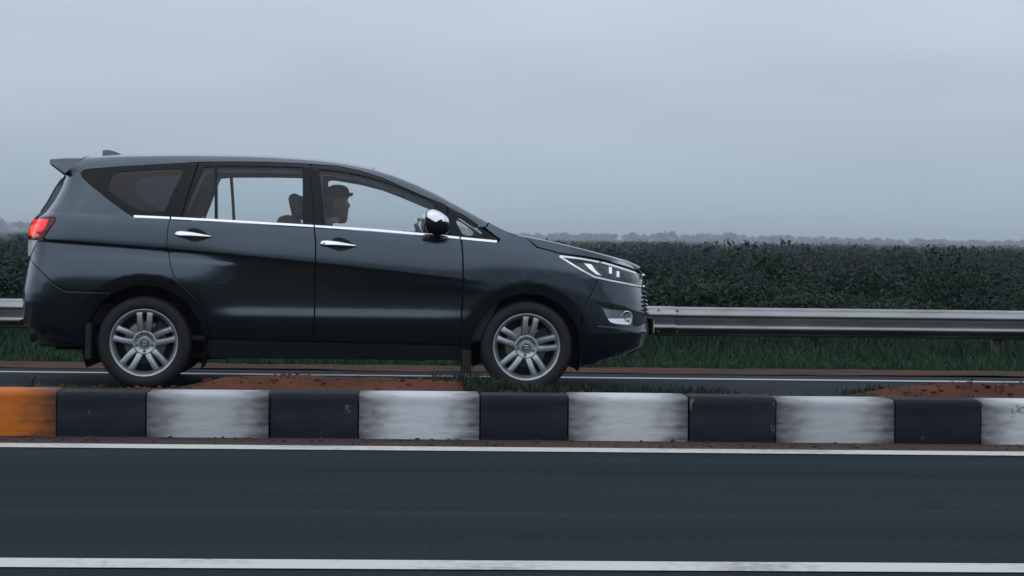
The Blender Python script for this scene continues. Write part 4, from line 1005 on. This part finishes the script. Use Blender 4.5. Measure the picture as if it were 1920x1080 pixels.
# shark-fin aerial
fb_ = [tr(a, b, .0) for a, b in [(192.5, 291), (192.5, 280.3), (199, 279.6), (207.5, 280.3), (214, 282), (220, 284.4), (230, 289), (236, 291.5)]]
V = []; F = []; n = len(fb_)
zz0 = min(p[1] for p in fb_)
for s, k in ((-1, 1), (1, 1)):
    for (x, z) in fb_: V.append((x, s * (.012 * (1 - (z - zz0) / .05) + .005), z - .006))
F = [tuple(range(n))[::-1], tuple(range(n, 2 * n))] + [(i, (i + 1) % n, n + (i + 1) % n, n + i) for i in range(n)]
o_ = make('roof_aerial', V, F, M['paint'], car, False)
bmx = bmesh.new(); bmx.from_mesh(o_.data); bmesh.ops.bevel(bmx, geom=[e for e in bmx.edges], offset=.003, segments=2, affect='EDGES'); bmesh.ops.recalc_face_normals(bmx, faces=bmx.faces[:]); bmx.to_mesh(o_.data); bmx.free()
# --- underneath
bm = bmesh.new()
xr0, xr1, xf0, xf1 = hr[0] - .46, hr[0] + .47, hf[0] - .45, hf[0] + .45
add_box(bm, ((xr1 + xf0) / 2, 0, .305), (xf0 - xr1, 1.62, .12), .02); add_box(bm, ((-.72 + 3.35) / 2, 0, .44), (4.0, 1.02, .36), .02)
add_box(bm, ((xr0 - .76) / 2 - .02, 0, .42), (xr0 + .74, 1.50, .25), .02)
add_box(bm, (xf1 + .12, 0, .36), (.22, 1.30, .20), .02)
for hx in (hr[0], hf[0]): add_tube(bm, [(hx, -.72, TYR), (hx, .72, TYR)], .04, 10)
add_tube(bm, [(.7, -.35, .24), (1.4, -.33, .235), (2.2, -.30, .24)], .035, 8)
add_box(bm, (1.95, -.62, .232), (.12, .10, .03), .01); add_box(bm, (.34, -.5, .235), (.5, .3, .05), .02)
add_box(bm, (3.10, -.30, .225), (.03, .03, .08), .004, rot=.2); add_box(bm, (3.24, -.25, .235), (.02, .03, .08), .004, rot=-.5)
from_bm('underbody', bm, M['underside'], car, False)
bm = bmesh.new(); ex = tr(60, 628, .55); add_tube(bm, [(ex[0] + .45, -.52, ex[1] + .05), (ex[0] + .10, -.56, ex[1] + .01), (ex[0] - .01, -.56, ex[1] - .02)], [.03, .032, .034], 12)
from_bm('exhaust_pipe', bm, M['underside'], car)
for hx, ro in ((hr[0], .435), (hf[0], .405)):
    V = []; F = []; n = 28; ds = [.875, .80, .60, .45]
    for d in ds:
        for a in np.linspace(R(-22), R(202), n): V.append((hx + ro * math.cos(a), -d, ZH + ro * math.sin(a)))
    for i in range(len(ds) - 1):
        for j in range(n - 1): F.append((i * n + j, i * n + j + 1, i * n + n + j + 1, i * n + n + j))
    b = len(V); V.append((hx, -.45, ZH)); k0 = (len(ds) - 1) * n
    for j in range(n - 1): F.append((k0 + j, k0 + j + 1, b))
    near(make('wheel_arch_liner', V, F, M['underside'], car, False))
for (xa, ya, xb, yb) in ((161, 605, 175, 674), (864, 655, 884, 698)):
    a = tr(xa, ya, .80); b = tr(xb, yb, .80); bm = bmesh.new(); V_ = add_box(bm, ((a[0] + b[0]) / 2, -.76, (a[1] + b[1]) / 2), (b[0] - a[0] - .01, .24, a[1] - b[1]), .012)
    near(from_bm('mud_flap', bm, M['rubber'], car, False))
# --- wheels
def make_wheel():
    w = empty('wheel', parent=car)
    bm = bmesh.new(); Rr = .240
    add_lathe(bm, [(Rr - .004, -.085), (Rr + .006, -.098), (Rr + .022, -.105), (.285, -.108), (.305, -.102), (.320, -.094), (.330, -.078), (TYR, -.05), (TYR, .05), (.330, .078), (.318, .096), (.285, .108), (Rr + .02, .105), (Rr - .004, .085)], 72)
    for k in range(60):                                   # tread blocks on the shoulder
        a = 2 * math.pi * k / 60
        for yy in (-.066, .066):
            add_box(bm, (0, 0, 0), (.0, 0, 0)) if False else None
    from_bm('tyre', bm, M['rubber'], w, True, 40)
    bm = bmesh.new()
    add_lathe(bm, [(.222, .09), (.215, .02), (.205, -.02), (.206, -.045), (.216, -.070), (.226, -.084), (.236, -.092), (.241, -.094), (.243, -.088), (.240, -.078)], 72)
    from_bm('rim_barrel', bm, M['alloy_dark'], w, True, 40)
    bm = bmesh.new(); add_lathe(bm, [(.2225, -.080), (.227, -.0895), (.236, -.097), (.2415, -.0985), (.2445, -.094), (.2445, -.085)], 72); from_bm('rim_lip', bm, M['alloy'], w)
    # ten broad spokes in five pairs, dished
    prof = [(.060, -.052, .040), (.085, -.066, .037), (.12, -.074, .035), (.16, -.078, .034), (.195, -.079, .033), (.216, -.077, .040), (.228, -.074, .052)]
    bm = bmesh.new()
    add_lathe(bm, [(.030, -.048), (.034, -.058), (.046, -.056), (.060, -.057), (.070, -.066), (.079, -.070), (.086, -.066), (.090, -.052), (.088, -.02)], 60)
    from_bm('hub_ring', bm, M['alloy'], w, True, 60)
    for p in range(5):
        for s in (-1, 1):
            bm = bmesh.new(); rows = []
            for (r_, y_, hw) in prof:
                ca = R(90 + 72 * p) + s * (.30 - .125 * min(1, (r_ - .06) / .15))
                row = []
                for (q, dy) in ((-1, .016), (-.82, .002), (-.1, -.003), (.6, .0), (1, .016)):
                    a = ca + q * hw * .72 / r_; row.append(bm.verts.new((r_ * math.cos(a), y_ + dy, r_ * math.sin(a))))
                rows.append(row)
            for r0, r1 in zip(rows, rows[1:]):
                for i in range(4): bm.faces.new((r0[i], r0[i + 1], r1[i + 1], r1[i]))
            g = bmesh.ops.extrude_face_region(bm, geom=bm.faces[:])
            for v in [x for x in g['geom'] if isinstance(x, bmesh.types.BMVert)]: v.co.y += .02
            from_bm('spoke', bm, M['alloy'], w, True, 40)
    bm = bmesh.new(); add_lathe(bm, [(.02, -.012), (.14, -.012), (.15, -.008), (.15, .012), (.02, .012)], 48); from_bm('brake_disc', bm, M['disc'], w, True, 40)
    bm = bmesh.new(); add_lathe(bm, [(.14, .01), (.22, .03), (.215, .05)], 40); add_box(bm, (.10, -.02, .08), (.10, .06, .14), .012, rot=.7); from_bm('dust_shield', bm, M['underside'], w, False)
    for p in range(5):
        a = R(90 + 72 * p + 36); bm = bmesh.new(); bmesh.ops.create_cone(bm, cap_ends=True, segments=6, radius1=.011, radius2=.009, depth=.026, matrix=Matrix.Translation((.057 * math.cos(a), -.060, .057 * math.sin(a))) @ Matrix.Rotation(R(90), 4, 'X'))
        from_bm('wheel_nut', bm, M['disc'], w, False)
    bm = bmesh.new(); add_lathe(bm, [(.0005, -.0635), (.018, -.063), (.026, -.061), (.0305, -.056), (.031, -.046)], 40); from_bm('hub_cap', bm, M['gloss_black'], w)
    bm = bmesh.new()
    def ell(rx, rz, oz, t): 
        n = 36; add_tube(bm, [(rx * math.cos(2 * math.pi * k / n), -.0645, oz + rz * math.sin(2 * math.pi * k / n)) for k in range(n + 1)], t, 5, False)
    ell(.0185, .0135, 0, .0022); ell(.0062, .0128, 0, .0018); ell(.0125, .0052, .0070, .0018); ell(.0275, .0275, 0, .0016)
    from_bm('emblem', bm, M['chrome'], w)
    return w
w1 = make_wheel(); WY = .767
wl = [w1] + [copy_tree(w1, car) for _ in range(3)]
for o_, (hx, sy, rot) in zip(wl, ((hr[0], -1, 0), (hf[0], -1, 8), (hr[0], 1, 10), (hf[0], 1, 40))):
    o_.location = (hx, sy * WY, TYR); o_.rotation_euler = (0, R(rot), 0 if sy < 0 else math.pi)
    if sy > 0: o_.rotation_euler = Matrix.Rotation(math.pi, 3, 'Z').to_euler()
# --- cabin
def seat(x, y, wd=.52, z0=.42, rake=18, hr_=True, back=.60):
    s = empty('seat', (x, y, z0), car)
    bm = bmesh.new(); add_box(bm, (.05, 0, .09), (.50, wd, .17), .05, seg=3); from_bm('seat_cushion', bm, M['seat'], s, True, 60)
    bm = bmesh.new(); add_box(bm, (0, 0, back / 2), (.13, wd * .94, back), .05, rot=R(-rake), seg=3)
    for v in bm.verts: v.co += Vector((-.20, 0, .14))
    from_bm('backrest', bm, M['seat'], s, True, 60)
    if hr_:
        bm = bmesh.new(); add_box(bm, (.0, 0, back + .06), (.085, .26, .19), .04, rot=R(-rake), seg=3); 
        for q in (-.06, .06): add_tube(bm, [Vector((-.03, q, back - .10)), Vector((0, q, back + .06))], .007, 6)
        for v in bm.verts: v.co += Vector((-.20, 0, .14))
        from_bm('headrest', bm, M['seat'], s, True, 60)
    return s
DW = .37
hx_d, hz_d = tr(632, 385, DW)                     # driver's head
seat(hx_d - .10, -DW, z0=.44, rake=13, back=.69); seat(hx_d - .10, DW, z0=.44, rake=13, back=.69)
for y in (-.37, .37): seat(.62, y, z0=.36, hr_=False, back=.56)
for y in (-.33, .33): seat(-.22, y, wd=.55, z0=.42, hr_=True, back=.42)
bm = bmesh.new(); dz = float(belt(2.3)); V_ = add_box(bm, (2.35, 0, dz - .20), (.50, 1.46, .34), .06, seg=3); add_box(bm, (2.62, 0, dz - .16), (.5, 1.40, .12), .03)
db = from_bm('dashboard', bm, M['dark_trim'], car, True, 50)
bm = bmesh.new(); cx, cz = tr(778, 424, DW); tilt = R(62)
ring = [(.185 * math.cos(2 * math.pi * k / 40), .185 * math.sin(2 * math.pi * k / 40)) for k in range(41)]
top = Vector((cx, 0, cz)); ctr = Vector((cx + .11 - .01, -DW, cz - .175 + .02))
Rm = Matrix.Rotation(-R(30), 3, 'Y')
add_tube(bm, [ctr + Rm @ Vector((0, a, b)) for a, b in ring], .016, 8, False)
add_ball(bm, ctr, (.04, .075, .07), 2)
for a in (200, 340, 270): add_tube(bm, [ctr, ctr + Rm @ Vector((0, .18 * math.cos(R(a)), .18 * math.sin(R(a))))], .014, 6)
add_tube(bm, [ctr, ctr + Vector((.3, 0, -.12))], .03, 8)
from_bm('steering_wheel', bm, M['dark_trim'], car)
bm = bmesh.new(); add_box(bm, (1.3, 0, .37), (3.2, 1.5, .03)); add_box(bm, (-.45, 0, .85), (.04, 1.2, .9), rot=R(-8)); from_bm('cabin_floor', bm, M['dark_trim'], car, False)
mx_, mz_ = tr(750, 362, 0.0); bm = bmesh.new(); add_box(bm, (mx_ + .03, .0, mz_ + .0), (.03, .22, .06), .012); add_tube(bm, [(mx_ + .03, 0, mz_), (mx_ + .06, 0, mz_ + .06)], .008, 6)
from_bm('rear_view_mirror', bm, M['dark_trim'], car)
# the hidden hand of every near-side part
for o_ in NEAR: mirror_tree(o_, car)

# --- water bottle on the dashboard
bx, bz = tr(787, 436, -.05); bt = tr(791, 408, -.05)[1]
bottle = empty('bottle', (X0 + bx, YC + .05, ZC + dz - .03))
tag(bottle, 'clear plastic bottle with yellow cap on the dashboard behind the chrome mirror', 'bottle')
hb = bt - (dz - .03)
bm = bmesh.new(); add_lathe(bm, [(.001, 0), (.034, 0), (.036, .01), (.036, hb * .55), (.033, hb * .62), (.020, hb * .80), (.014, hb * .86), (.014, hb * .9)], 24)
for v in bm.verts: v.co = Vector((v.co.x, v.co.z, v.co.y))
from_bm('bottle_body', bm, M['lens'], bottle)
bm = bmesh.new(); add_lathe(bm, [(.001, hb * 1.0), (.019, hb * .995), (.020, hb * .97), (.020, hb * .86), (.016, hb * .855)], 20)
for v in bm.verts: v.co = Vector((v.co.x, v.co.z, v.co.y))
from_bm('bottle_cap', bm, M['yellow_plastic'], bottle)

# ------------------------------------------------------------------ the driver
person = empty('person', (X0 + hx_d, YC - DW, ZC))
tag(person, 'driver in dark peaked cap and khaki shirt, looking ahead at the wheel', 'person')
def skin_bm(joints, edges, root=0, sub=2):
    me = bpy.data.meshes.new('tmp'); me.from_pydata([j[:3] for j in joints], edges, [])
    ob = bpy.data.objects.new('tmp', me); C.objects.link(ob)
    md = ob.modifiers.new('s', 'SKIN'); 
    for i, j in enumerate(joints):
        sv = me.skin_vertices[0].data[i]; rr = j[3]; sv.radius = rr if isinstance(rr, tuple) else (rr, rr); sv.use_root = (i == root)
    sb = ob.modifiers.new('u', 'SUBSURF'); sb.levels = sub; sb.render_levels = sub
    dg = bpy.context.evaluated_depsgraph_get(); out = bpy.data.meshes.new_from_object(ob.evaluated_get(dg))
    bpy.data.objects.remove(ob); return out
def fuse(name, meshes, voxel, mat, parent, iters=4):
    bm = bmesh.new()
    for me in meshes: bm.from_mesh(me)
    me = bpy.data.meshes.new(name); bm.to_mesh(me); bm.free()
    ob = bpy.data.objects.new('tmp', me); C.objects.link(ob)
    md = ob.modifiers.new('r', 'REMESH'); md.mode = 'VOXEL'; md.voxel_size = voxel
    s2 = ob.modifiers.new('s', 'SMOOTH'); s2.factor = .5; s2.iterations = iters
    dg = bpy.context.evaluated_depsgraph_get(); out = bpy.data.meshes.new_from_object(ob.evaluated_get(dg)); bpy.data.objects.remove(ob)
    out.name = name; out.materials.clear(); out.materials.append(mat); out.polygons.foreach_set('use_smooth', [True] * len(out.polygons))
    o = bpy.data.objects.new(name, out); C.objects.link(o); o.parent = parent; return o
def hp(px, py):                                   # profile pixel -> (forward, up) relative to the driver's origin
    x, z = tr(px, py, DW); return x - hx_d, z
def head_mesh():
    bm = bmesh.new()
    rows = [(347.5, 626, 641, .030), (350, 617, 649, .055), (356, 611, 652, .070), (363, 609, 653, .076), (370, 608.5, 653.2, .078), (378, 609, 651.5, .077), (386, 610.5, 652, .073), (392, 612, 653, .068), (398, 614.5, 653, .063),
            (404, 618, 652, .058), (410, 622, 651.6, .052), (415, 627, 650, .043), (418.5, 632, 647, .028)]
    rings = []
    for (py, xb, xf, hw) in rows:
        a, z = hp(xb, py); b, _ = hp(xf, py); c = (a + b) / 2; h = (b - a) / 2
        rings.append([bm.verts.new((c + h * math.copysign(abs(math.cos(t)) ** .85, math.cos(t)), hw * math.copysign(abs(math.sin(t)) ** .9, math.sin(t)), z)) for t in [2 * math.pi * k / 24 for k in range(24)]])
    for r0, r1 in zip(rings, rings[1:]):
        for k in range(24): bm.faces.new((r0[k], r0[(k + 1) % 24], r1[(k + 1) % 24], r1[k]))
    bm.faces.new(rings[0][::-1]); bm.faces.new(rings[-1])
    me = bpy.data.meshes.new('h'); bm.to_mesh(me); bm.free(); b2 = bmesh.new()
    nt_ = hp(657, 386.3); nb1 = hp(650.5, 377); 
    add_tube(b2, [(nb1[0] - .004, 0, nb1[1]), ((nb1[0] + nt_[0]) / 2 - .004, 0, (nb1[1] + nt_[1]) / 2), (nt_[0] - .011, 0, nt_[1] + .001), (nt_[0] - .022, 0, nt_[1] - .008)], [.008, .010, .014, .011], 10)
    for s in (-1, 1): add_ball(b2, (nt_[0] - .020, s * .012, nt_[1] - .003), (.012, .008, .008), 2)
    br = hp(652.5, 371.5); add_tube(b2, [(br[0] - .018, -.045, br[1] - .002), (br[0] - .006, -.02, br[1]), (br[0] - .004, 0, br[1] - .001), (br[0] - .006, .02, br[1]), (br[0] - .018, .045, br[1] - .002)], [.008, .010, .008, .010, .008], 8)
    for (py, px, rr) in ((391.5, 653.3, .0085), (396.2, 653.0, .009)):
        lx, lz = hp(px, py); add_tube(b2, [(lx - .018, -.026, lz), (lx - .005, -.010, lz), (lx - .004, 0, lz), (lx - .005, .010, lz), (lx - .018, .026, lz)], [.004, rr * .8, rr * .8, rr * .8, .004], 8)
    cx_, cz_ = hp(650.5, 410); add_ball(b2, (cx_ - .012, 0, cz_), (.016, .022, .016), 2)
    for s in (-1, 1):
        ex_, ez_ = hp(628, 386); add_ball(b2, (ex_, s * .080, ez_), (.020, .012, .034), 2, Matrix.Rotation(R(-12), 3, 'Y')); add_ball(b2, (ex_ + .004, s * .074, ez_ - .03), (.010, .008, .012), 2)
        ck = hp(645, 386); add_ball(b2, (ck[0], s * .048, ck[1]), (.026, .018, .02), 2)
        ey = hp(648.5, 378.5); add_ball(b2, (ey[0] - .006, s * .032, ey[1]), (.012, .014, .008), 2)
    m2 = bpy.data.meshes.new('h2'); b2.to_mesh(m2); b2.free(); return [me, m2]
zs = hp(625, 432)[1] - .01                       # shoulder line
nk0 = hp(628, 408); sw = ctr - Vector((hx_d, -DW, 0))
gl = sw + Rm @ Vector((-.005, -.175, .06)); gr = sw + Rm @ Vector((-.005, .175, .06))
pel = (-.02, 0, .56, (.15, .12))
J = [pel, (-.05, 0, .70, (.15, .105)), (-.07, 0, .86, (.16, .11)), (-.065, 0, zs - .09, (.17, .11)), (-.045, 0, zs - .02, (.10, .08)), (nk0[0] - .012, 0, nk0[1] - .03, .056), (nk0[0], 0, nk0[1] + .02, .052),
     (-.06, -.19, zs - .06, .062), (.04, -.25, zs - .30, .048), (gl.x - .06, gl.y - .01, gl.z - .03, .032), (gl.x - .02, gl.y, gl.z - .012, .026),
     (-.06, .19, zs - .06, .062), (.04, .25, zs - .30, .048), (gr.x - .06, gr.y + .01, gr.z - .03, .032), (gr.x - .02, gr.y, gr.z - .012, .026),
     (.02, -.10, .55, .095), (.46, -.14, .62, .068), (.66, -.13, .40, .048), (.70, -.13, .36, .045),
     (.02, .10, .55, .095), (.46, .14, .62, .068), (.66, .13, .40, .048), (.70, .13, .36, .045)]
E = [(0, 1), (1, 2), (2, 3), (3, 4), (4, 5), (5, 6), (3, 7), (7, 8), (8, 9), (9, 10), (3, 11), (11, 12), (12, 13), (13, 14), (0, 15), (15, 16), (16, 17), (17, 18), (0, 19), (19, 20), (20, 21), (21, 22)]
tor = skin_bm(J, E)
hands = []
for g, s in ((gl, -1), (gr, 1)):                  # palm, four bent fingers closing round the rim, thumb along the inside
    base = Vector((g.x - .02, g.y, g.z - .012)); jj = [(base.x, base.y, base.z, .024), (base.x + .035, base.y, base.z + .012, .028)]; ee = [(0, 1)]
    hands.append(skin_bm(jj, ee))
    for k, ln in enumerate((.92, 1.0, .95, .78)):
        o0 = base + Vector((.045, s * -.004, .030 - .018 * k)); pts = [o0 + Vector((-.02, 0, 0)), o0 + Vector((.015 * ln, s * -.012, .004)), o0 + Vector((.030 * ln, s * .008, .0)), o0 + Vector((.018 * ln, s * .028, -.004))]
        hands.append(skin_bm([(p.x, p.y, p.z, .0092 - .0008 * i) for i, p in enumerate(pts)], [(0, 1), (1, 2), (2, 3)], sub=1))
    o0 = base + Vector((.012, s * .012, .024)); hands.append(skin_bm([(o0.x, o0.y, o0.z, .0115), (o0.x + .024, o0.y + s * .014, o0.z + .020, .0105), (o0.x + .042, o0.y + s * .016, o0.z + .026, .009)], [(0, 1), (1, 2)], sub=1))
hair_rows = None
bodyo = fuse('body', [tor] + head_mesh() + hands, .0052, M['skin'], person, 3)
# eyes, hair, cap, clothes
for s in (-1, 1):
    ey = hp(649.4, 378.6); bm = bmesh.new(); add_ball(bm, (ey[0] - .0045, s * .031, ey[1]), (.011, .011, .010), 2); from_bm('eye', bm, M['plate'], person)
bm = bmesh.new(); add_ball(bm, (hp(621, 378)[0], 0, hp(621, 378)[1] - .002), (.066, .082, .066), 3); from_bm('hair', bm, M['hair'], person)
bm = bmesh.new(); rows = [(346.3, 628, 637, .020), (347.5, 622, 645, .052), (350.5, 615, 651, .070), (355.5, 609.5, 654.2, .083), (361, 607.8, 655.3, .088), (366, 607.4, 655.6, .089), (369.5, 607.8, 655.2, .088), (373, 608.5, 640, .084)]
rings = []
for (py, xb, xf, hw) in rows:
    a, z = hp(xb, py); b, _ = hp(xf, py); c = (a + b) / 2; h = (b - a) / 2
    rings.append([bm.verts.new((c + h * math.cos(t), hw * math.sin(t), z)) for t in [2 * math.pi * k / 28 for k in range(28)]])
for r0, r1 in zip(rings, rings[1:]):
    for k in range(28): bm.faces.new((r0[k], r0[(k + 1) % 28], r1[(k + 1) % 28], r1[k]))
bm.faces.new(rings[0][::-1])
cp = from_bm('cap', bm, M['cap'], person)
V = []; F = []; n = 15
b0 = hp(650, 362.5); b1 = hp(662, 360.5); b2_ = hp(661, 366.5)
for lay, dz_ in ((0, .003), (1, -.019)):
    for i in range(n):
        q = -1 + 2 * i / (n - 1); k = 1 - q * q
        V.append((b0[0] - .03 + .012 * k, .078 * q, b0[1] - .012 * q * q + dz_)); V.append((b0[0] - .03 + (b1[0] - b0[0] + .03) * k ** .6, .078 * q, b1[1] - .020 * q * q + dz_ - .006 * k))
m = 2 * n
for i in range(n - 1):
    F += [(2 * i, 2 * i + 1, 2 * i + 3, 2 * i + 2), (m + 2 * i + 2, m + 2 * i + 3, m + 2 * i + 1, m + 2 * i), (2 * i + 1, m + 2 * i + 1, m + 2 * i + 3, 2 * i + 3), (2 * i + 2, m + 2 * i + 2, m + 2 * i, 2 * i)]
make('cap_peak', V, F, M['cap'], cp)
JS = [(x, y, z, (r_[0] * 1.10, r_[1] * 1.13) if isinstance(r_, tuple) else r_ * 1.28) for x, y, z, r_ in [J[0], J[1], J[2], J[3], J[4], J[7], J[8], J[11], J[12]]]
JS.append((nk0[0] - .016, 0, nk0[1] - .035, .068))
sh = skin_bm(JS, [(0, 1), (1, 2), (2, 3), (3, 4), (3, 5), (5, 6), (3, 7), (7, 8), (4, 9)]); so = fuse('shirt', [sh], .009, M['shirt'], person, 3)
bm = bmesh.new(); add_lathe(bm, [(.062, -.026), (.068, -.010), (.066, .012), (.060, .020), (.056, .010)], 24)
for v in bm.verts: v.co = Matrix.Rotation(R(-14), 3, 'Y') @ Vector((v.co.x * 1.05, v.co.z, v.co.y)) + Vector((nk0[0] - .014, 0, nk0[1] - .018))
from_bm('collar', bm, M['shirt'], so)
JT = [(x, y, z, (r_[0] * 1.08, r_[1] * 1.1) if isinstance(r_, tuple) else r_ * 1.22) for x, y, z, r_ in [J[0]] + J[15:18] + J[19:22]]
tro = skin_bm(JT, [(0, 1), (1, 2), (2, 3), (0, 4), (4, 5), (5, 6)]); fuse('trousers', [tro], .011, M['trousers'], person, 3)
